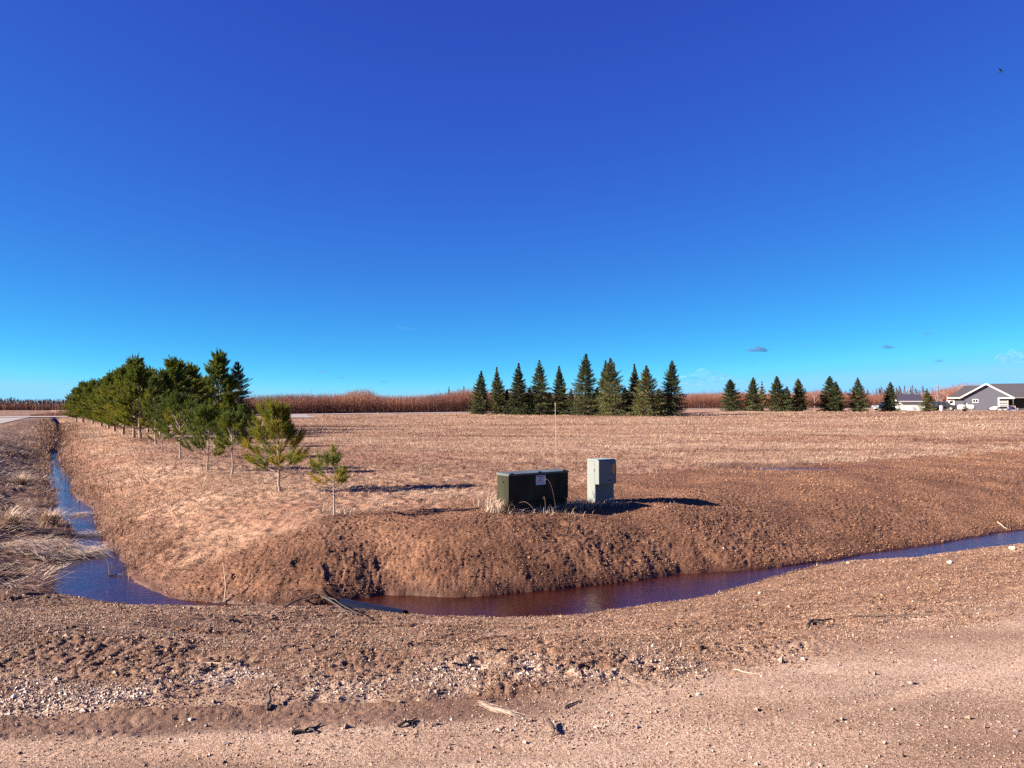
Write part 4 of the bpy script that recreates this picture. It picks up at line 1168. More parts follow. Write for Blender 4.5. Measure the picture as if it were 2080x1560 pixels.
AX, AY = W(1033, 1043, -0.32)
yaw = math.radians(37)
zb = min(gz(AX, AY), gz(AX + 1.1, AY + .8)) - 0.0
tb = empty('transformer_cabinet', (AX, AY, -0.34), yaw)
tag(tb, 'low wide dark green transformer cabinet with a white warning label on its shaded front', 'utility cabinet')
CW, CD, CH = 1.46, 0.36, 0.74
b = MB()
b.prism_x([(0.035, 0.04), (0.035, 0.20), (0.0, 0.21), (0.0, CH - 0.035), (CD, CH - 0.035), (CD, 0.04)], 0, CW)
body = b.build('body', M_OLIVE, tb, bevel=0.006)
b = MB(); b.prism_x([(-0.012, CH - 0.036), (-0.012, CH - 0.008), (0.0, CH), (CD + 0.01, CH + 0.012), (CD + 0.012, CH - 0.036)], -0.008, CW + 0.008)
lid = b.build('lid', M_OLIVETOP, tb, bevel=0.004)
for hx in (0.03, 0.70, 1.32):
    b = MB().box(hx, hx + 0.085, -0.004, 0.022, CH + 0.0005, CH + 0.016)
    b.build('hinge', M_BLACK, tb, bevel=0.003)
MB().box(0.02, CW - 0.02, 0.0, CD, -0.10, 0.042).build('pad', M_CONC, tb, bevel=0.01)
b = MB(); b.lathe([(0.014, 0), (0.014, 0.02), (0.008, 0.026)], (0, 0, 0), 10, 'x'); b.build('latch', M_BLACK, tb, loc=(-0.022, 0.16, CH - 0.15))
lab = MB().box(0.645, 0.645 + 0.235, -0.008, -0.0005, CH - 0.235, CH - 0.055).build('warning_label', M_LABEL, tb)
def lab_bar(name, x0, x1, z0, z1, m): MB().box(0.645 + x0, 0.645 + x1, -0.0105, -0.0078, CH - 0.235 + z0, CH - 0.235 + z1).build(name, m, lab)
lab_bar('red_band', 0.012, 0.122, 0.150, 0.171, M_RED)
lab_bar('red_band', 0.012, 0.122, 0.066, 0.082, M_RED)
lab_bar('blue_heading', 0.134, 0.224, 0.150, 0.171, M_BLUE)
for k in range(4): lab_bar('print_line', 0.014, 0.088 - 0.010 * (k % 2), 0.096 + 0.012 * k, 0.102 + 0.012 * k, M_GREYP)
for k in range(3): lab_bar('print_line', 0.014, 0.080, 0.018 + 0.014 * k, 0.024 + 0.014 * k, M_GREYP)
for k in range(3): lab_bar('print_line', 0.134, 0.215 - 0.012 * (k % 2), 0.062 + 0.013 * k, 0.068 + 0.013 * k, M_BLUE)
for k in range(3): lab_bar('print_line', 0.134, 0.205 + 0.01 * (k % 2), 0.020 + 0.013 * k, 0.025 + 0.013 * k, M_BLUE)
lab_bar('figure_mark', 0.100, 0.124, 0.094, 0.142, M_BLACK)
lab_bar('small_mark', 0.100, 0.122, 0.016, 0.044, M_BLUE)
b = MB()
for q in range(3): b.tube([(0.645 + 0.145 + 0.022 * q + 0.010 * math.cos(a), -0.0095, CH - 0.235 + 0.128 + 0.010 * math.sin(a)) for a in np.linspace(0, 6.283, 10)], 0.0022, 4)
b.build('round_marks', M_GREYP, lab)

PX, PY = W(1209, 1024, -0.32)
pb = empty('utility_pedestal', (PX, PY, -0.36), yaw)
tag(pb, 'tall narrow pale green grey utility pedestal with a yellow sticker, beside the dark cabinet', 'utility cabinet')
PWd, PD, PH = 0.53, 0.24, 0.93
MB().box(0, PWd, 0, PD, -0.05, PH - 0.03).build('body', M_PALE, pb, bevel=0.01)
b = MB(); b.prism_x([(-0.125, 0.44), (-0.125, PH - 0.03), (-0.09, PH), (PD + 0.0, PH + 0.005), (PD + 0.0, PH - 0.031), (-0.0025, PH - 0.031), (-0.0025, 0.44)], -0.012, PWd - 0.05)
hood = b.build('hood', M_PALE, pb, bevel=0.012)
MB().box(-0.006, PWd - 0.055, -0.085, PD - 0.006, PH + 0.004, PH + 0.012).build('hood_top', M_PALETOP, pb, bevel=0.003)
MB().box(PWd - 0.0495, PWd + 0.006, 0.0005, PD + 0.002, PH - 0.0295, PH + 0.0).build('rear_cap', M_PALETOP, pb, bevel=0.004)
MB().box(-0.0145, -0.0115, -0.004, 0.004, 0.44, PH - 0.03).build('door_seam', plain('dark seam line', (0.10, 0.12, 0.11), 0.8), hood)  # dark line along the door joint of the hood
MB().box(-0.018, -0.0115, -0.006, 0.012, 0.70, 0.745).build('hinge', M_BLACK, pb)
MB().box(-0.005, 0.0005, 0.06, 0.075, 0.22, 0.30).build('side_vent', plain('vent slot', (0.12, 0.13, 0.12), 0.8), pb)
MB().box(-0.005, 0.0005, 0.02, 0.035, 0.16, 0.25).build('side_vent', M_BLACK, pb)
b = MB(); cx = 0.40; ring = [(cx + 0.036 * math.cos(a), (0.745 + (0.055 if math.sin(a) > 0 else -0.055) + 0.036 * math.sin(a))) for a in np.linspace(0, 2 * math.pi, 25)[:-1]]
b.prism(ring, -0.1275, -0.1255); stk = b.build('yellow_sticker', M_YEL, pb)
for dz, hh in ((0.048, 0.018), (0.0, 0.012), (-0.04, 0.014)): MB().box(cx - 0.017, cx + 0.017, -0.129, -0.1274, 0.745 + dz - hh / 2, 0.745 + dz + hh / 2).build('sticker_print', M_BLACK, stk)
b = MB(); b.prism([(0.295 + 0.055 * math.cos(a), 0.515 + 0.022 * math.sin(a)) for a in np.linspace(0, 2 * math.pi, 21)[:-1]], -0.128, -0.1255); lg = b.build('oval_badge', M_LOGO, pb)
MB().lathe([(0.017, -0.1302), (0.017, -0.128)], (0.262, 0, 0.515), 12, 'y').build('badge_disc', M_BLACK, lg)
MB().box(0.325, 0.340, -0.135, -0.1255, 0.845, 0.895).build('lock_slot', M_BLACK, pb, bevel=0.002)

x, y, z = hit(1130, 950)
_, uz = ray(1128, 820)
mp = empty('marker_pole', (x, y, z)); tag(mp, 'thin straight cream marker pole standing in the grass behind the transformer cabinet', 'pole')
hp = EYE + uz * y - z
M_CREAM = plain('cream fibreglass', (0.45, 0.37, 0.26), 0.5, var=0.05)
MB().tube([(0, 0, -0.1), (-0.01, 0, hp * 0.5), (-0.03, 0, hp)], [0.0075, 0.007, 0.006], 8).build('shaft', M_CREAM, mp, smooth=True)
MB().lathe([(0.014, 0), (0.016, 0.01), (0.016, 0.05), (0.008, 0.06)], (-0.03, 0, hp - 0.03), 8).build('cap', M_CREAM, mp)

# brambles in front of the green cabinet
def on(px, py): return np.array(hit(px, py, True))
st = []
for (p0, pm, p1, lift) in [((1130, 1042), (1120, 1000), (1104, 976), 0.30), ((1150, 1040), (1128, 1005), (1145, 1012), 0.18), ((1080, 1046), (1056, 1012), (1040, 1040), 0.16), ((1090, 1048), (1062, 1010), (1052, 1022), 0.20),
                          ((1108, 1046), (1106, 1016), (1102, 1014), 0.26), ((1160, 1038), (1140, 1010), (1120, 1038), 0.22), ((1175, 1034), (1150, 1008), (1132, 1030), 0.22), ((1066, 1048), (1050, 1026), (1036, 1044), 0.10), ((1140, 1040), (1160, 1000), (1172, 1026), 0.2)]:
    a = on(*p0); c = on(p1[0], 1040 if p1[1] < 1036 else p1[1])
    dz = max(0, (1040 - p1[1])) / 1563 * a[1]
    st.append((tuple(a), tuple((a + c) / 2 + np.array([0.02, -0.1, lift + dz * 0.8])), tuple(c + np.array([0, -0.08, dz]))))
arc_stems('bramble', 'tangle of dry arching brambles against the front of the transformer cabinet', st, M_BRAMBLE, 'bramble', 0.0028)

# ------------------------------------------------------------------ culvert, sticks and stones
M_PIPE = plain('black plastic pipe', (0.010, 0.013, 0.022), 0.3, var=0.2)
cA = np.array(W(690, 1224, -1.06)); cB = np.array(W(826, 1246, -1.14))
dl = np.linalg.norm(cB - cA)
cv = empty('culvert_pipe', (cA[0], cA[1], -1.19), math.atan2(cB[1] - cA[1], cB[0] - cA[0]))
tag(cv, 'black plastic culvert pipe end poking from the soil into the ditch water', 'culvert')
b = MB(); N = 20; prof = []
for k in range(34):
    s = 0.02 + (dl - 0.02) * k / 33
    prof.append((s, 0.185 + 0.008 * (k % 2)))
rings = []
for s, r in prof + [(dl, 0.165)] + [(0.02, 0.165)]:
    rings.append([(s + (0.10 * math.sin(a) if s > dl - 0.02 else 0) * -1, r * math.cos(a), r * math.sin(a) - 0.10 * max(0, s) / dl) for a in np.linspace(0, 2 * math.pi, N + 1)[:-1]])
b.loft(rings, cap=False)
b.build('pipe_wall', M_PIPE, cv, smooth=True, rot=None)

M_STICK = plain('weathered dark stick', (0.035, 0.022, 0.018), 0.85, var=0.4, scale=30)
M_STICKP = plain('pale dry stalk', (0.50, 0.38, 0.28), 0.8, var=0.25, scale=30)
def stick(pxs, r, label, mat=None, forks=(), lift=None, name='stick'):
    pts = []
    for k, (px, py) in enumerate(pxs):
        p = on(px, py); p[2] = max(p[2], WATER) + (r * 1.1 + (lift[k] if lift else 0)); pts.append(p)
    root = empty(name, tuple(pts[0]))
    tag(root, label, 'stick')
    q = [p - pts[0] for p in pts]
    fine = [q[0]]
    for a, c in zip(q[:-1], q[1:]):
        for t in (0.33, 0.66, 1.0): fine.append(a + (c - a) * t + RNG.normal(0, r * 0.7, 3) * (t < 1))
    b = MB(); b.tube(fine, np.linspace(r, r * 0.45, len(fine)), 6)
    b.build('stem', mat or M_STICK, root, smooth=True)
    for (i, (px, py), up) in forks:
        p = on(px, py); p[2] = max(p[2], WATER) + up; p = p - pts[0]
        mid = (q[i] + p) / 2 + RNG.normal(0, 0.012, 3)
        MB().tube([q[i], mid, p], [r * 0.6, r * 0.45, r * 0.2], 5).build('twig', mat or M_STICK, root, smooth=True)
stick([(580, 1236), (612, 1222), (640, 1214), (668, 1220), (700, 1236), (722, 1242)], 0.013, 'long bent dark branch lying over the soil beside the culvert', lift=[0, .02, .03, .02, .01, 0],
      forks=[(3, (636, 1200), 0.08), (4, (735, 1268), 0.02), (2, (604, 1238), 0.02), (5, (765, 1242), 0.04)])
stick([(652, 1218), (690, 1238), (716, 1250)], 0.015, 'short thick dark branch crossing the bent one near the culvert', lift=[.02, .02, .01])
stick([(1112, 1472), (1124, 1484), (1134, 1494)], 0.0085, 'short black stick lying at a slant on the bare gravel road', lift=[0.02, 0.004, 0], forks=[(1, (1122, 1496), 0.003)])
stick([(592, 1492), (626, 1484), (652, 1474)], 0.010, 'dark stick in the gravel lip of the road beneath the culvert', forks=[(1, (640, 1492), 0.006)])
stick([(808, 1478), (826, 1470), (846, 1462)], 0.009, 'knobbly dark stick pointing towards the pale straw bundle', forks=[(1, (836, 1480), 0.004)])
stick([(1148, 1440), (1166, 1430), (1184, 1426)], 0.006, 'thin dark curved twig just beyond the pale straw bundle')
stick([(1640, 1274), (1652, 1264), (1690, 1260)], 0.013, 'dark forked stick on the shoulder under the widest stretch of ditch water', forks=[(1, (1640, 1262), 0.03), (1, (1672, 1270), 0.005)])
stick([(1735, 1252), (1800, 1255), (1890, 1252)], 0.007, 'long thin straight dark twig on the shoulder', lift=[0, .01, 0])
stick([(544, 1446), (548, 1430), (552, 1420)], 0.010, 'stubby dark stick standing in the crumbling road lip', lift=[0, 0.03, 0.06])
stick([(262, 1275), (280, 1266), (300, 1258)], 0.007, 'pale straight stalk on the moss below the corner pool', M_STICKP)
stick([(455, 1226), (458, 1212), (452, 1186)], 0.008, 'pale upright stalk standing at the narrow neck of the ditch', M_STICKP, lift=[0, 0.12, 0.30], forks=[(0, (484, 1216), 0.14), (0, (428, 1232), 0.02)], name='dry_stalk')
stick([(222, 1192), (238, 1184), (250, 1180)], 0.012, 'dark forked twig lying in the corner pool', forks=[(0, (216, 1168), 0.14), (0, (226, 1172), 0.12)])
stick([(420, 1348), (460, 1350), (500, 1352)], 0.004, 'pale fine straw stalk among the dark moss lumps', M_STICKP)
stick([(1490, 1362), (1520, 1368), (1545, 1372)], 0.004, 'pale thin stalk on the gravel beyond the black stick', M_STICKP)
stick([(2026, 1064), (2036, 1070), (2046, 1076)], 0.011, 'pale broken stalk on the mud at the edge of the rippled water', M_STICKP, lift=[.04, .02, 0])

# bundle of pale straw on the road edge
xx, yy, zz = hit(1010, 1446, True)
xa, ya, _ = hit(968, 1430, True); xc, yc, _ = hit(1064, 1462, True)
n = 64; t = RNG.random(n)
bx = xa + (xc - xa) * t * 0.6 + RNG.normal(0, 0.010, n); by = ya + (yc - ya) * t * 0.6 + RNG.normal(0, 0.012, n)
bz = land(bx, by, True) + RNG.uniform(0.004, 0.022, n)
V, F, T = blades(bx, by, bz, math.atan2(yc - ya, xc - xa) + RNG.normal(0, 0.10, n), RNG.normal(0.02, 0.05, n), RNG.uniform(0.08, 0.24, n), RNG.uniform(0.003, 0.006, n), np.clip(RNG.normal(0.9, 0.1, n), 0, 1), 0.03)
tag(link_mesh('straw_bundle', V, F, M_STRAW, attrs={'tint': T}), 'bundle of pale straw lying at a slant on the road edge', 'straw')

M_ROCK = plain('white limestone', (0.42, 0.37, 0.32), 0.9, var=0.2, scale=14, bump=0.3)
M_ROCKY = plain('yellowish limestone', (0.52, 0.46, 0.34), 0.9, var=0.15, scale=14, bump=0.3)
M_ROCKG = plain('grey fieldstone', (0.22, 0.18, 0.165), 0.9, var=0.25, scale=14, bump=0.3)
def rock(px, py, wpx, label, mat, flat=0.65, seed=0):
    x, y, z = hit(px, py, True)
    z = max(z, WATER)
    r = wpx / 1563 * y / 2
    bm = bmesh.new(); bmesh.ops.create_icosphere(bm, subdivisions=2, radius=1)
    rr = random.Random(seed + int(px))
    ks = [(Vector((rr.gauss(0, 1), rr.gauss(0, 1), rr.gauss(0, 1))).normalized(), rr.uniform(0.55, 0.9)) for _ in range(11)]
    for v in bm.verts:
        d = v.co.copy()
        for nrm, lim in ks:
            q = d.dot(nrm)
            if q > lim: d -= nrm * (q - lim)
        v.co = Vector((d.x * r * rr.uniform(0.97, 1.03), d.y * r * 0.8, d.z * r * flat))
    me = bpy.data.meshes.new('rock'); bm.to_mesh(me); bm.free(); me.materials.append(mat)
    o = bpy.data.objects.new('rock', me); COL.objects.link(o); o.location = (x, y, z + r * flat * 0.35); o.rotation_euler = (0, 0, rr.uniform(0, 6))
    tag(o, label, 'rock', 'loose stones along the road and ditch')
for a in [(2056, 1116, 17, 'bright yellowish rock at the water edge by the picture border', M_ROCKY), (1930, 1144, 14, 'white lump of limestone on the shoulder below the rippled water', M_ROCK),
          (1723, 1145, 9, 'small pale stone where the ditch water pinches in', M_ROCK), (1470, 1114, 6, 'tiny white stone alone on the brown mud bank', M_ROCK),
          (1543, 1206, 9, 'pale stone on the near water edge at the bend of the ditch', M_ROCK), (387, 1463, 15, 'whitish stone in the rut beside the crumbling road lip', M_ROCK),
          (1012, 1484, 9, 'cream pebble on the smooth road below the straw bundle', M_ROCKY), (419, 1476, 10, 'small grey stone in the rut next to the whitish one', M_ROCKG),
          (1418, 1412, 11, 'grey white stone on the road with a dark shadow', M_ROCK), (1812, 1442, 8, 'small white stone alone on the smooth road', M_ROCK), (1850, 1388, 13, 'tan stone among gravel at the road side', M_ROCKG),
          (1295, 1478, 9, 'brownish pebble in the middle of the bare road', M_ROCKG), (1508, 1546, 8, 'white pebble close to the bottom of the picture', M_ROCK), (562, 1393, 10, 'pale stone on the white gravel ridge', M_ROCK), (877, 1390, 11, 'light stone on the gravel ridge above the straw bundle', M_ROCK),
          (811, 1426, 9, 'white stone at the foot of the gravel ridge', M_ROCK), (1326, 1314, 12, 'chunky white stone among scattered gravel on the shoulder', M_ROCK), (1436, 1362, 10, 'pale stone among scattered gravel near the pale thin stalk', M_ROCK), (1632, 1340, 12, 'white stone pair member on the upper road shoulder', M_ROCK),
          (160, 1028, 6, 'tiny white scrap of stone on the reddish ditch slope', M_ROCK), (2064, 1486, 11, 'dark stone at the road edge near the picture border', M_ROCKG), (347, 1030, 7, 'white scrap on the grassy slope below the pines', M_ROCK)]:
    rock(*a)

# ------------------------------------------------------------------ the house and its yard
def siding(name, col, pitch=0.16):
    t = NT(name)
    c = t.new('ShaderNodeTexCoord'); s = t.new('ShaderNodeSeparateXYZ'); t.l.new(c.outputs['Object'], s.inputs[0])
    f = t.math('FRACT', t.math('DIVIDE', s.outputs[2], pitch))
    n = t.noise(2.0, 4)
    t.set(col=t.ramp(n, [(0.3, tuple(v * 0.92 for v in col)), (0.7, tuple(v * 1.06 for v in col))]), rough=0.6, spec=0.3)
    t.bump(f, 1.0, 0.05)
    return t.m
M_SIDING = siding('grey lap siding', (0.098, 0.102, 0.128), 0.2)
M_SHINGLE = plain('grey brown shingles', (0.044, 0.040, 0.049), 0.9, var=0.3, scale=3.0, bump=0.4)
M_WHITE = plain('white trim', (0.62, 0.59, 0.56), 0.5, var=0.04)
M_GLASS = plain('dark glass', (0.015, 0.017, 0.022), 0.06, var=0.1)
M_PORCHSHADE = plain('painted porch shade', (0.035, 0.030, 0.030), 0.8)
M_FLOOR = plain('porch slab', (0.32, 0.29, 0.27), 0.9)

HD = 158.0
hx_, _ = ray(2005, 833)
hx, hy = hx_ * HD, HD
hz = 1.65 - 7 * HD / 1563
ang = -math.atan(hx_)
house = empty('house', (hx, hy, hz), ang)
tag(house, 'low grey sided house with white gable trim and brown shingle roof', 'house')
t_sl = 2.85 / 4.7
def zr(X): return 5.45 - abs(X + 0.1) * t_sl                # the gable roof line
# walls
b = MB()
b.prism([(-3.95, -0.6), (1.98, -0.6), (1.98, 2.36), (4.35, 2.36), (4.35, zr(4.35) - 0.22), (-0.1, 5.22), (-3.95, zr(-3.95) - 0.22)], 0.0, 0.25)
b.box(-3.95, -3.72, 0.25, 9.0, -0.6, 2.75)
b.box(-6.0, -3.95, 1.2, 1.42, -0.6, 2.42)
b.box(-6.0, -5.78, 1.42, 8.5, -0.6, 2.42)
b.box(1.73, 1.98, 0.25, 3.2, -0.6, 2.36)
b.box(1.73, 16.0, 3.2, 3.45, -0.6, 2.5)
b.build('wall', M_SIDING, house)
# roof: front gable, main ridge running back to both sides
r = MB()
def slab(p, th=0.16):
    """roof slab from its upper corner points, thickened downwards"""
    q = [(a, b_, c - th) for a, b_, c in p]; n = len(p)
    r.add(list(p) + q, [tuple(range(n)), tuple(range(2 * n - 1, n - 1, -1))] + [(i, (i + 1) % n, (i + 1) % n + n, i + n) for i in range(n)])
slab([(-0.1, -0.55, 5.50), (-0.1, 6, 5.50), (-4.85, 6, zr(-4.85) + 0.05), (-4.85, -0.55, zr(-4.85) + 0.05)])
slab([(-0.1, -0.55, 5.50), (4.75, -0.55, zr(4.75) + 0.05), (4.75, 6, zr(4.75) + 0.05), (-0.1, 6, 5.50)])
slab([(-7.05, 0.5, 2.62), (-4.0, 0.5, 2.62), (-0.1, 0.5, 2.62), (-0.1, 5.2, 5.16), (-3.95, 5.2, 5.16)])      # hipped wing, facing slope
slab([(-7.05, 0.5, 2.62), (-3.95, 5.2, 5.16), (-7.05, 9.9, 2.62)])
slab([(-7.05, 9.9, 2.62), (-3.95, 5.2, 5.16), (16, 5.2, 5.16), (16, 9.9, 2.62)])
slab([(0.6, 5.3, 5.53), (4.35, -0.35, 2.63), (16, -0.35, 2.63), (16, 5.3, 5.53)])                            # main slope over the porch
r.build('roof', M_SHINGLE, house)
# white trim
tr_ = MB()
for sx in (-1, 1):
    xa, xb = -0.1, (-4.9 if sx < 0 else 4.8)
    tr_.add([(xa, -0.60, 5.52), (xb, -0.60, zr(xb) + 0.06), (xb, -0.60, zr(xb) - 0.22), (xa, -0.60, 5.20), (xa, -0.552, 5.52), (xb, -0.552, zr(xb) + 0.06), (xb, -0.552, zr(xb) - 0.22), (xa, -0.552, 5.20)],
            [(0, 1, 2, 3), (7, 6, 5, 4), (0, 4, 5, 1), (3, 2, 6, 7), (1, 5, 6, 2), (0, 3, 7, 4)])
tr_.build('gable_trim', M_WHITE, house)
MB().box(-7.1, -3.9, 0.42, 0.497, 2.42, 2.66).build('eave_trim', M_WHITE, house)
MB().box(4.80, 16, -0.43, -0.353, 2.44, 2.60).build('eave_trim', plain('brown eave board', (0.16, 0.13, 0.125), 0.7), house)
MB().box(-6.06, -5.80, 1.14, 1.198, -0.3, 2.42).build('corner_board', M_WHITE, house)
MB().box(1.90, 2.14, -0.06, -0.002, -0.2, 2.55).build('porch_trim', M_WHITE, house)
MB().box(2.14, 4.45, -0.06, -0.002, 2.30, 2.55).build('porch_trim', M_WHITE, house)
MB().box(1.98, 16, -0.4, 3.2, -0.6, -0.02).build('porch_floor', M_FLOOR, house)
MB().box(1.99, 16, 3.1, 3.19, 0.0, 2.4).build('porch_shade_sheet', M_PORCHSHADE, house)  # dark sheet before the siding, the porch's shade put into its colour
win = MB().box(-2.55, -1.50, -0.05, -0.002, 1.52, 2.26).build('window', M_WHITE, house)
for x0 in (-2.43, -1.98): MB().box(x0, x0 + 0.36, -0.062, -0.05, 1.64, 2.14).build('pane', M_GLASS, win)
for xx in (4.45, 9.5, 15.5): MB().box(xx, xx + 0.14, -0.2, -0.06, -0.02, 2.42).build('porch_post', plain('dark post', (0.09, 0.075, 0.07), 0.7), house)

def yard(px, dep, dz=0.0):
    u, _ = ray(px, 833); x, y = u * dep, dep
    return x, y, gz(x, y, False) + dz, -math.atan(u)
def lift(name, px, dep, label, cat, rz=0.0, group=None):
    x, y, z, a = yard(px, dep); o = empty(name, (x, y, z), a + rz); tag(o, label, cat, group); return o

# white slatted gate leaning by the porch
g = lift('slatted_gate', 2038.5, 155.5, 'white horizontal slatted gate standing in the dark porch opening', 'gate')
for xx in (-0.80, 0.74): MB().box(xx, xx + 0.07, -0.03, 0.03, -0.1, 2.0).build('post', M_WHITE, g)
for k in range(6): MB().box(-0.73, 0.74, -0.02, 0.02, 0.18 + 0.32 * k, 0.30 + 0.32 * k).build('slat', M_WHITE, g)
# dark crate and chair on the porch
g = lift('wooden_chest', 2057, 155, 'reddish brown wooden chest beside the slatted gate', 'chest')
MB().box(-0.42, 0.42, -0.3, 0.3, 0, 0.95).build('body', plain('red brown wood', (0.13, 0.055, 0.045), 0.7), g, bevel=0.02)
MB().box(-0.46, 0.46, -0.34, 0.34, 0.951, 1.02).build('lid', plain('dark wood lid', (0.06, 0.04, 0.035), 0.7), g, bevel=0.015)
g = lift('porch_chair', 2065, 154.5, 'small pale chair at the mouth of the dark porch', 'chair')
MB().box(-0.25, 0.25, -0.25, 0.25, 0.40, 0.45).build('seat', M_WHITE, g)
for sx in (-0.22, 0.18):
    for sy in (-0.24, 0.20): MB().box(sx, sx + 0.04, sy, sy + 0.04, 0, 0.398).build('leg', M_WHITE, g)
MB().box(-0.25, -0.20, -0.25, 0.25, 0.452, 0.9).build('backrest', M_WHITE, g)

# propane tank
g = lift('propane_tank', 1962.5, 150, 'white horizontal propane tank with a dome in front of the house', 'tank')
M_TANK = plain('white tank paint', (0.60, 0.60, 0.58), 0.4, var=0.03)
MB().lathe([(0.02, -1.52), (0.28, -1.47), (0.43, -1.36), (0.50, -1.18), (0.50, 1.18), (0.43, 1.36), (0.28, 1.47), (0.02, 1.52)], (0, 0, 0.66), 24, 'x').build('vessel', M_TANK, g, smooth=True)
MB().lathe([(0.20, 1.10), (0.20, 1.27), (0.15, 1.36), (0.03, 1.40)], (0.15, 0, 0), 14).build('dome', M_TANK, g, smooth=True)
for xx in (-0.9, 0.8): MB().box(xx, xx + 0.14, -0.35, 0.35, -0.1, 0.24).build('foot', M_CONC, g)

# shed
sx_, sy_, sz_, sa = yard(1850, 150)
shed = empty('shed', (sx_, sy_, sz_), sa + math.radians(22)); tag(shed, 'pale cream shed with a slate blue roof behind a scraggy spruce', 'shed')
M_CLAD = plain('pale shed siding', (0.62, 0.62, 0.56), 0.7, var=0.05, scale=2)
wl = 2.42
b = MB(); b.prism_x([(0, -0.2), (0, 1.98), (2.1, 3.10), (4.2, 1.98), (4.2, -0.2)], -wl, wl); b.build('wall', M_CLAD, shed)
r = MB()
slab([(-wl - 0.2, -0.35, 1.86), (wl + 0.2, -0.35, 1.86), (wl + 0.2, 2.1, 3.22), (-wl - 0.2, 2.1, 3.22)], 0.07)
slab([(-wl - 0.2, 4.55, 1.86), (-wl - 0.2, 2.1, 3.22), (wl + 0.2, 2.1, 3.22), (wl + 0.2, 4.55, 1.86)], 0.07)
r.build('roof', plain('slate blue roofing', (0.045, 0.040, 0.065), 0.7, var=0.15), shed)
MB().box(-wl - 0.22, wl + 0.22, -0.42, -0.352, 1.70, 1.88).build('eave_trim', M_WHITE, shed)
for xx in (-wl - 0.02, wl - 0.16): MB().box(xx, xx + 0.18, -0.04, -0.003, -0.1, 1.82).build('corner_board', M_WHITE, shed)
b = MB().box(wl + 0.003, wl + 0.04, 1.3, 2.9, -0.1, 1.8); b.build('door', plain('grey shed door', (0.30, 0.29, 0.27), 0.7), shed)

# barrel, white box, covered trailer load
g = lift('barrel', 1912.5, 146, 'pale grey plastic barrel on the grass in front of the black car', 'barrel')
MB().lathe([(0.24, 0), (0.30, 0.12), (0.33, 0.5), (0.30, 0.88)], (0, 0, 0), 16).build('drum', plain('grey white plastic', (0.55, 0.56, 0.60), 0.5), g, smooth=True)
MB().lathe([(0.34, 0.881), (0.34, 0.94), (0.28, 0.98)], (0, 0, 0), 16).build('lid', M_WHITE, g, smooth=True)
g = lift('appliance', 1876, 146, 'white box like an old appliance standing at the shed corner', 'appliance')
MB().box(-0.36, 0.36, -0.3, 0.3, 0, 0.92).build('body', M_TANK, g, bevel=0.03)
MB().box(-0.34, 0.34, -0.325, -0.302, 0.06, 0.70).build('door', M_WHITE, g, bevel=0.01)
MB().box(0.20, 0.30, -0.35, -0.327, 0.45, 0.65).build('handle', M_GREYP, g)
g = lift('covered_snowmobile', 1846, 147.5, 'low snowmobile under a pale silver cover before the shed wall', 'snowmobile')
M_COVER = plain('silver cover', (0.30, 0.31, 0.34), 0.5, var=0.15, scale=3)
rings = []
for u, w, h in [(-1.25, 0.15, 0.34), (-1.0, 0.38, 0.58), (-0.6, 0.45, 0.76), (-0.1, 0.45, 0.80), (0.3, 0.45, 0.90), (0.65, 0.45, 0.82), (1.0, 0.4, 0.56), (1.3, 0.2, 0.30)]:
    rings.append([(u, -w, 0.10), (u, -w * 0.95, h * 0.6), (u, -w * 0.55, h), (u, w * 0.55, h), (u, w * 0.95, h * 0.6), (u, w, 0.10)])
MB().loft(rings).build('cover', M_COVER, g, smooth=True)
for sy in (-0.36, 0.36): MB().tube([(-1.6, sy, 0.25), (-1.35, sy, 0.08), (-0.4, sy, 0.07)], 0.05, 6).build('ski', M_BLACK, g)

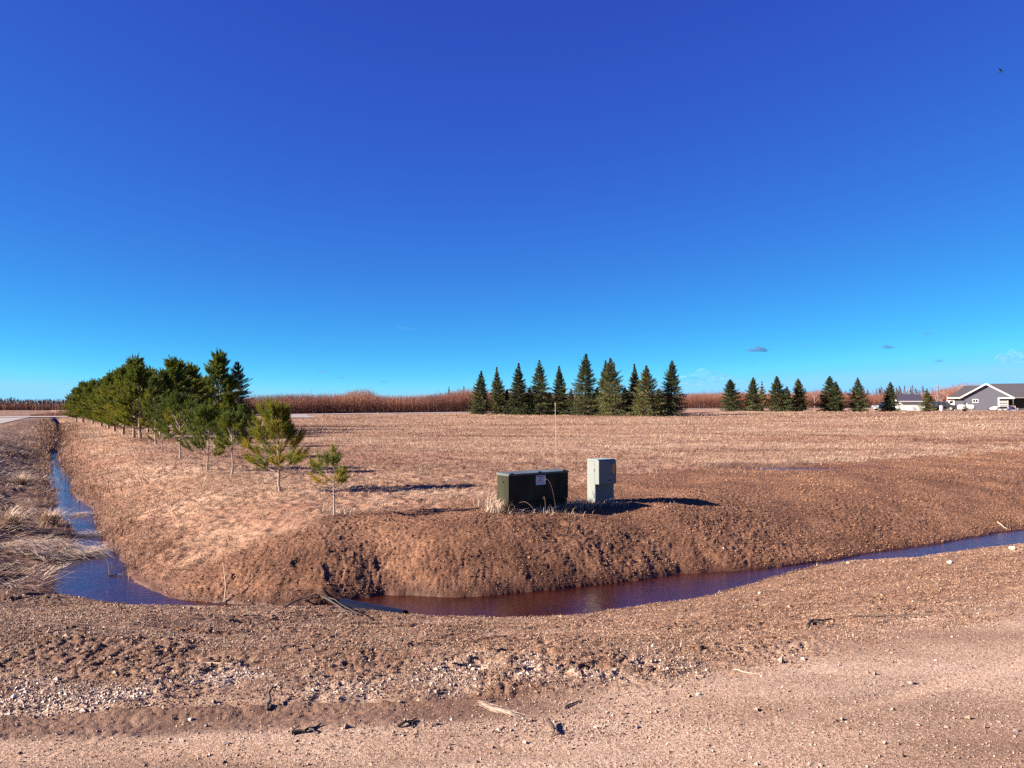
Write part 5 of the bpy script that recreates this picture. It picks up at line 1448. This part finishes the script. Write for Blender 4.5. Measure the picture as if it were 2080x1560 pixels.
# vehicles
M_TYRE = plain('tyre', (0.018, 0.017, 0.017), 0.85)
M_RIM = plain('steel rim', (0.35, 0.35, 0.36), 0.35, metal=0.6)
M_CHROME = plain('bright grille', (0.28, 0.29, 0.30), 0.25, metal=0.5)
M_LAMP = plain('headlamp lens', (0.35, 0.36, 0.38), 0.15)
def paint(name, c):
    t = NT(name); t.set(col=c, rough=0.28, spec=0.6); t.b.inputs['Coat Weight'].default_value = 0.5; return t.m
def vehicle(name, px, dep, rz, label, cat, col, lower, cab, L, Wd, kind):
    """lower: side outline of the body; cab: side outline of the glasshouse; front faces -x"""
    g = lift(name, px, dep, label, cat, rz)
    P = paint(name + ' paint', col)
    b = MB(); b.prism(lower, -Wd / 2, Wd / 2); body = b.build('body', P, g, bevel=0.07)
    rings = []
    for yy, s in ((-Wd / 2 + 0.06, 0), (-Wd / 2 + 0.22, 1), (Wd / 2 - 0.22, 1), (Wd / 2 - 0.06, 0)):
        pass
    zlo, zhi = min(z for _, z in cab), max(z for _, z in cab)
    b = MB(); n = len(cab)
    inset = lambda z: 0.05 + 0.16 * (z - zlo) / (zhi - zlo)
    vs = [(x, -Wd / 2 + inset(z), z) for x, z in cab] + [(x, Wd / 2 - inset(z), z) for x, z in cab]
    b.add(vs, [tuple(range(n)), tuple(range(2 * n - 1, n - 1, -1))] + [(i, i + n, (i + 1) % n + n, (i + 1) % n) for i in range(n)])
    cb = b.build('cab', P, g, bevel=0.04)
    xs = sorted(x for x, z in cab if z == zlo); xt = sorted(x for x, z in cab if z == zhi)
    f = lambda z: (xs[0] + (xt[0] - xs[0]) * (z - zlo) / (zhi - zlo), xs[-1] + (xt[-1] - xs[-1]) * (z - zlo) / (zhi - zlo))
    z0, z1 = zlo + 0.08, zhi - 0.10
    for sy in (-1, 1):                                            # side panes
        cuts = np.linspace(0.06, 0.94, 3 if kind == 'pickup' else 4)
        for u0, u1 in zip(cuts[:-1], cuts[1:]):
            q = []
            for (u, z) in ((u0 + 0.02, z0), (u1 - 0.02, z0), (u1 - 0.02, z1), (u0 + 0.02, z1)):
                a, c = f(z); q.append((a + (c - a) * u, sy * (Wd / 2 - inset(z) + 0.012), z))
            q2 = [(x, y - sy * 0.02, z) for x, y, z in q]
            MB().add(q + q2, [(0, 1, 2, 3), (7, 6, 5, 4), (0, 4, 5, 1), (1, 5, 6, 2), (2, 6, 7, 3), (3, 7, 4, 0)]).build('side_window', M_GLASS, cb)
    for e, nm in ((0, 'windscreen'), (1, 'rear_window')):
        q = []
        for (s, z) in ((-1, z0), (1, z0), (1, z1), (-1, z1)):
            q.append((f(z)[e] + (-0.014 if e == 0 else 0.014), s * (Wd / 2 - inset(z) - 0.10), z))
        q2 = [(x + (0.02 if e == 0 else -0.02), y, z) for x, y, z in q]
        MB().add(q + q2, [(0, 1, 2, 3), (7, 6, 5, 4), (0, 4, 5, 1), (1, 5, 6, 2), (2, 6, 7, 3), (3, 7, 4, 0)]).build(nm, M_GLASS, cb)
    for wx in (-L * 0.30, L * 0.30):
        for sy in (-1, 1):
            w = MB().lathe([(0.26, -0.11), (0.36, -0.10), (0.38, -0.05), (0.38, 0.05), (0.36, 0.10), (0.26, 0.11)], (wx, sy * (Wd / 2 - 0.08), 0.38), 18, 'y').build('wheel', M_TYRE, g, smooth=True)
            MB().lathe([(0.03, sy * 0.10), (0.22, sy * 0.112), (0.25, sy * 0.125), (0.02, sy * 0.13)], (wx, sy * (Wd / 2 - 0.08), 0.38), 14, 'y').build('rim', M_RIM, w, smooth=True)
    xf = min(x for x, z in lower)
    MB().box(xf - 0.05, xf + 0.01, -Wd * 0.27, Wd * 0.27, 0.72, 0.98).build('grille', M_CHROME, g, bevel=0.02)
    for sy in (-1, 1): MB().box(xf - 0.045, xf + 0.03, sy * Wd * 0.38 - 0.16, sy * Wd * 0.38 + 0.16, 0.76, 0.96).build('headlight', M_LAMP, g, bevel=0.03)
    MB().box(xf - 0.12, xf - 0.01, -Wd / 2 + 0.04, Wd / 2 - 0.04, 0.40, 0.62).build('bumper', M_CHROME if kind == 'pickup' else M_BLACK, g, bevel=0.04)
    MB().box(xf - 0.13, xf - 0.121, -0.26, 0.26, 0.43, 0.57).build('number_plate', M_WHITE, g)
    xr = max(x for x, z in lower)
    for sy in (-1, 1): MB().box(xr - 0.02, xr + 0.03, sy * (Wd / 2 - 0.14) - 0.07, sy * (Wd / 2 - 0.14) + 0.07, 0.75, 1.0).build('tail_light', M_RED, g, bevel=0.01)
    return g
PICK = [(-2.75, 0.35), (2.75, 0.35), (2.75, 1.12), (0.95, 1.12), (-1.05, 1.14), (-2.55, 1.06), (-2.75, 0.95)]
PCAB = [(-1.15, 1.12), (0.95, 1.12), (0.80, 1.80), (-0.45, 1.80)]
SUVB = [(-2.35, 0.35), (2.35, 0.35), (2.40, 1.10), (-1.05, 1.14), (-2.20, 1.06), (-2.35, 0.92)]
SUVC = [(-1.15, 1.12), (2.38, 1.12), (2.15, 1.78), (-0.45, 1.78)]
vehicle('pickup_truck', 1801, 152, math.radians(42), 'dark blue grey pickup with a bright grille, half hidden by a spruce', 'pickup', (0.035, 0.045, 0.065), PICK, PCAB, 5.5, 1.95, 'pickup')
vehicle('parked_car', 1917, 154, math.radians(170), 'black boxy car parked between the shed and the house', 'car', (0.008, 0.008, 0.010), SUVB, SUVC, 4.7, 1.85, 'car')
vehicle('pickup_truck', 1931, 166, math.radians(28), 'white pickup mostly hidden behind the black car and the house corner', 'pickup', (0.68, 0.70, 0.72), [(x, z + 0.25) for x, z in PICK], [(x, z + 0.25) for x, z in PCAB], 5.5, 1.95, 'pickup')

# snowmobiles on a low trailer by the porch
def snowmobile(px, dep, rz, label, body, trim, hull):
    g = lift('snowmobile', px, dep, label, 'snowmobile', rz, 'snowmobiles beside the house')
    rings = []
    for u, w, z0, h in [(-1.45, 0.12, 0.32, 0.45), (-1.2, 0.34, 0.24, 0.62), (-0.75, 0.46, 0.20, 0.80), (-0.35, 0.42, 0.20, 0.92), (-0.1, 0.26, 0.22, 0.80)]:
        rings.append([(u, -w, z0), (u, -w, z0 + (h - z0) * 0.5), (u, -w * 0.55, h), (u, w * 0.55, h), (u, w, z0 + (h - z0) * 0.5), (u, w, z0)])
    MB().loft(rings).build('hood', body, g, smooth=True)
    MB().prism([(-0.2, 0.36), (1.35, 0.36), (1.45, 0.62), (1.0, 0.72), (0.2, 0.66), (-0.2, 0.74)], -0.18, 0.18).build('seat', M_BLACK, g, bevel=0.05)
    MB().prism([(-0.4, 0.10), (1.2, 0.10), (1.5, 0.30), (1.3, 0.358), (-0.2, 0.358)], -0.22, 0.22).build('track', hull, g, bevel=0.04)
    MB().add([(-0.62, -0.28, 0.88), (-0.62, 0.28, 0.88), (-0.25, 0.22, 1.22), (-0.25, -0.22, 1.22), (-0.60, -0.28, 0.86), (-0.60, 0.28, 0.86), (-0.23, 0.22, 1.20), (-0.23, -0.22, 1.20)], [(0, 1, 2, 3), (7, 6, 5, 4), (0, 4, 5, 1), (1, 5, 6, 2), (2, 6, 7, 3), (3, 7, 4, 0)]).build('windshield', M_GLASS, g)
    MB().tube([(-0.05, -0.38, 1.02), (-0.15, -0.15, 0.98), (-0.2, 0, 0.92), (-0.15, 0.15, 0.98), (-0.05, 0.38, 1.02)], 0.025, 6).build('handlebar', M_BLACK, g)
    for sy in (-0.42, 0.42):
        MB().tube([(-1.75, sy, 0.25), (-1.5, sy, 0.06), (-0.55, sy, 0.05)], 0.05, 6).build('ski', trim, g)
snowmobile(2028, 148, math.radians(10), 'white snowmobile with black handlebars in front of the slatted gate', M_TANK, M_BLACK, M_TANK)
snowmobile(2045, 149.5, math.radians(195), 'dark blue snowmobile next to the white one', paint('dark blue hood', (0.02, 0.022, 0.06)), M_GREYP, M_BLACK)
g = lift('dead_shrub', 2037, 146, 'small dark dead shrub in front of the snowmobiles', 'shrub')
b = MB(); rr = random.Random(3)
for k in range(26):
    a = rr.uniform(0, 6.28); l = rr.uniform(0.3, 0.8)
    b.tube([(0, 0, 0), (math.cos(a) * l * 0.4, math.sin(a) * l * 0.4, l * 0.5), (math.cos(a) * l * 0.8, math.sin(a) * l * 0.8, l * 0.75)], [0.03, 0.02, 0.008], 4)
b.build('branches', M_STICK, g)

# utility pole beyond the shed
ux, _ = ray(1906, 826); x, y = ux * 185, 185; z = gz(x, y, False); _, uz = ray(1906, 782); hp = EYE + uz * y - z
up = empty('utility_pole', (x, y, z), -math.atan(ux)); tag(up, 'wooden utility pole with a short crossarm rising from the brush by the shed', 'utility pole')
M_POLE = plain('grey brown pole wood', (0.16, 0.11, 0.095), 0.9)
MB().tube([(0, 0, -0.3), (0, 0, hp)], [0.15, 0.11], 8).build('post', M_POLE, up, smooth=True)
MB().box(-0.75, 0.75, -0.20, -0.112, hp - 0.45, hp - 0.30).build('crossarm', M_POLE, up)
for xx in (-0.65, 0.0, 0.65): MB().lathe([(0.05, 0), (0.07, 0.08), (0.03, 0.16)], (xx, -0.156, hp - 0.2995), 8).build('insulator', M_GREYP, up)

# ------------------------------------------------------------------ bird in flight
M_BIRD = plain('black feathers', (0.003, 0.003, 0.004), 0.6)
bu, bz_ = ray(2033, 146); bd = 42.0
b = MB(); rings = []
for u, r in [(-0.20, 0.004), (-0.165, 0.022), (-0.13, 0.030), (-0.08, 0.040), (0.0, 0.046), (0.08, 0.036), (0.14, 0.022), (0.19, 0.014), (0.24, 0.006)]:
    w = 1.0 if u < 0.12 else 1.0 + (u - 0.12) * 26
    rings.append([(u, r * w * math.cos(a), r * math.sin(a) * (1 if u < 0.12 else 0.7)) for a in np.linspace(0, 2 * math.pi, 13)[:-1]])
b.loft(rings)
for sy in (-1, 1):
    rings = []
    for s, h, xc, ch, th in [(0.0, 0.02, -0.02, 0.13, 0.016), (0.09, 0.085, -0.045, 0.14, 0.012), (0.18, 0.165, -0.02, 0.12, 0.008), (0.25, 0.22, 0.03, 0.085, 0.005), (0.29, 0.245, 0.07, 0.03, 0.003)]:
        rings.append([(xc - ch / 2, sy * s, h), (xc, sy * s, h + th), (xc + ch / 2, sy * s, h + th * 0.3), (xc, sy * s, h - th * 0.4)])
    b.loft(rings)
o = b.build('bird', M_BIRD, smooth=True, loc=(bu * bd, bd, EYE + bz_ * bd), rot=(math.radians(12), math.radians(24), math.radians(150)))
o.scale = (0.62, 0.62, 0.62)
tag(o, 'small black bird flying with raised wings high in the clear sky', 'bird')

# ------------------------------------------------------------------ small far clouds
def cloud_mat(name, col, dens, absorb=None):
    m = bpy.data.materials.new(name); m.use_nodes = True; t = m.node_tree
    t.nodes.remove(t.nodes['Principled BSDF'])
    v = t.nodes.new('ShaderNodeVolumePrincipled')
    v.inputs['Color'].default_value = (*col, 1); v.inputs['Density'].default_value = dens
    if absorb: v.inputs['Absorption Color'].default_value = (*absorb, 1)
    t.links.new(v.outputs[0], t.nodes['Material Output'].inputs['Volume'])
    return m
M_CLOUDD = cloud_mat('grey cloud', (0.07, 0.16, 0.28), 0.024, (0.1, 0.18, 0.32))
M_CLOUDF = cloud_mat('thin grey cloud', (0.07, 0.16, 0.28), 0.011, (0.1, 0.18, 0.32))
def wisp_mat(name, most):
    t = NT(name)
    lw = t.new('ShaderNodeLayerWeight'); lw.inputs[0].default_value = 0.5
    body = t.math('POWER', t.math('SUBTRACT', 1.0, lw.outputs['Facing'], True), 1.6)
    n = t.ramp(t.noise(2.4, 5, 0.6, t.pos((1, 1, 2.5))), [(0.38, (0, 0, 0)), (0.72, (1, 1, 1))])
    a = t.math('MULTIPLY', t.math('MULTIPLY', body, n), most)
    tr = t.new('ShaderNodeBsdfTransparent'); df = t.new('ShaderNodeBsdfTranslucent'); d2 = t.new('ShaderNodeBsdfDiffuse'); add = t.new('ShaderNodeMixShader'); mx = t.new('ShaderNodeMixShader')
    df.inputs[0].default_value = d2.inputs[0].default_value = (0.42, 0.46, 0.5, 1)
    t.l.new(df.outputs[0], add.inputs[1]); t.l.new(d2.outputs[0], add.inputs[2])
    t.l.new(a, mx.inputs[0]); t.l.new(tr.outputs[0], mx.inputs[1]); t.l.new(add.outputs[0], mx.inputs[2])
    t.l.new(mx.outputs[0], t.n['Material Output'].inputs[0])
    return t.m
M_CLOUDW = wisp_mat('thin white cloud', 0.42)
def cloud(px, py, wpx, hpx, label, mat, dist=3800, depth=1.0, seed=1):
    u, vz = ray(px, py)
    bm = bmesh.new(); bmesh.ops.create_icosphere(bm, subdivisions=4, radius=1)
    R_ = random.Random(seed * 31 + px); ph = [R_.uniform(0, 6.28) for _ in range(9)]
    for v in bm.verts:
        c = v.co
        k = 1 + 0.22 * math.sin(3.1 * c.x + ph[0]) * math.cos(2.3 * c.y + ph[1]) + 0.16 * math.sin(6.3 * c.x + ph[2] + 2 * c.z) + 0.10 * math.sin(11 * c.x + 5 * c.z + ph[3]) + 0.07 * math.sin(17 * c.z + 9 * c.y + ph[4])
        zz = c.z * k * (1.0 if c.z > 0 else 0.45)
        taper = max(0.12, 1 - abs(c.x) ** 2.2)
        v.co = Vector((c.x * k, c.y * k, zz * taper))
    me = bpy.data.meshes.new('cloud'); bm.to_mesh(me); bm.free(); me.materials.append(mat)
    o = bpy.data.objects.new('cloud', me); COL.objects.link(o)
    s = dist / 1563
    o.location = (u * dist, dist, EYE + vz * dist); o.scale = (wpx / 2 * s, wpx / 2 * s * depth, hpx / 2 * s * 1.3); o.rotation_euler = (0, 0, -math.atan(u))
    tag(o, label, 'cloud', 'small low clouds over the horizon')
for k, a in enumerate([(1543, 711, 46, 13, 'largest dark mauve cloud, high over the loose row of spruces', M_CLOUDD), (1516, 714, 16, 6, 'wisp touching the largest mauve cloud', M_CLOUDF), (1597, 683, 14, 5, 'small faint slanting cloud above and beside the largest mauve cloud', M_CLOUDF),
                       (1640, 702, 20, 5, 'flat streak cloud midway between the largest mauve cloud and the house', M_CLOUDF), (1802, 706, 32, 8, 'long dark cloud above the tiered spruce', M_CLOUDD), (1884, 678, 28, 8, 'highest cloud, soft and mauve, over the utility pole', M_CLOUDF),
                       (1907, 734, 18, 7, 'dark lens-shaped cloud just over the utility pole', M_CLOUDD), (1529, 740, 13, 5, 'tiny low dark cloud above the reddish spruce', M_CLOUDF), (690, 768, 22, 6, 'low grey cloud over the thicket beside the young pines', M_CLOUDF),
                       (655, 755, 30, 5, 'faint long cloud above the grey one beside the young pines', M_CLOUDF), (778, 776, 20, 6, 'low grey cloud over the thicket nearer the spruce clump', M_CLOUDF), (1622, 732, 12, 4, 'tiny faint cloud low over the spreading spruce', M_CLOUDF),
                       (2062, 730, 80, 26, 'bright white cloud bank over the house roof', M_CLOUDW), (1440, 775, 150, 34, 'thin white cloud veil behind the gap between the spruce groups', M_CLOUDW), (820, 667, 40, 4, 'very thin white wisp alone in the open sky', M_CLOUDW)]):
    cloud(*a, dist=3800 + 60 * k, seed=k)
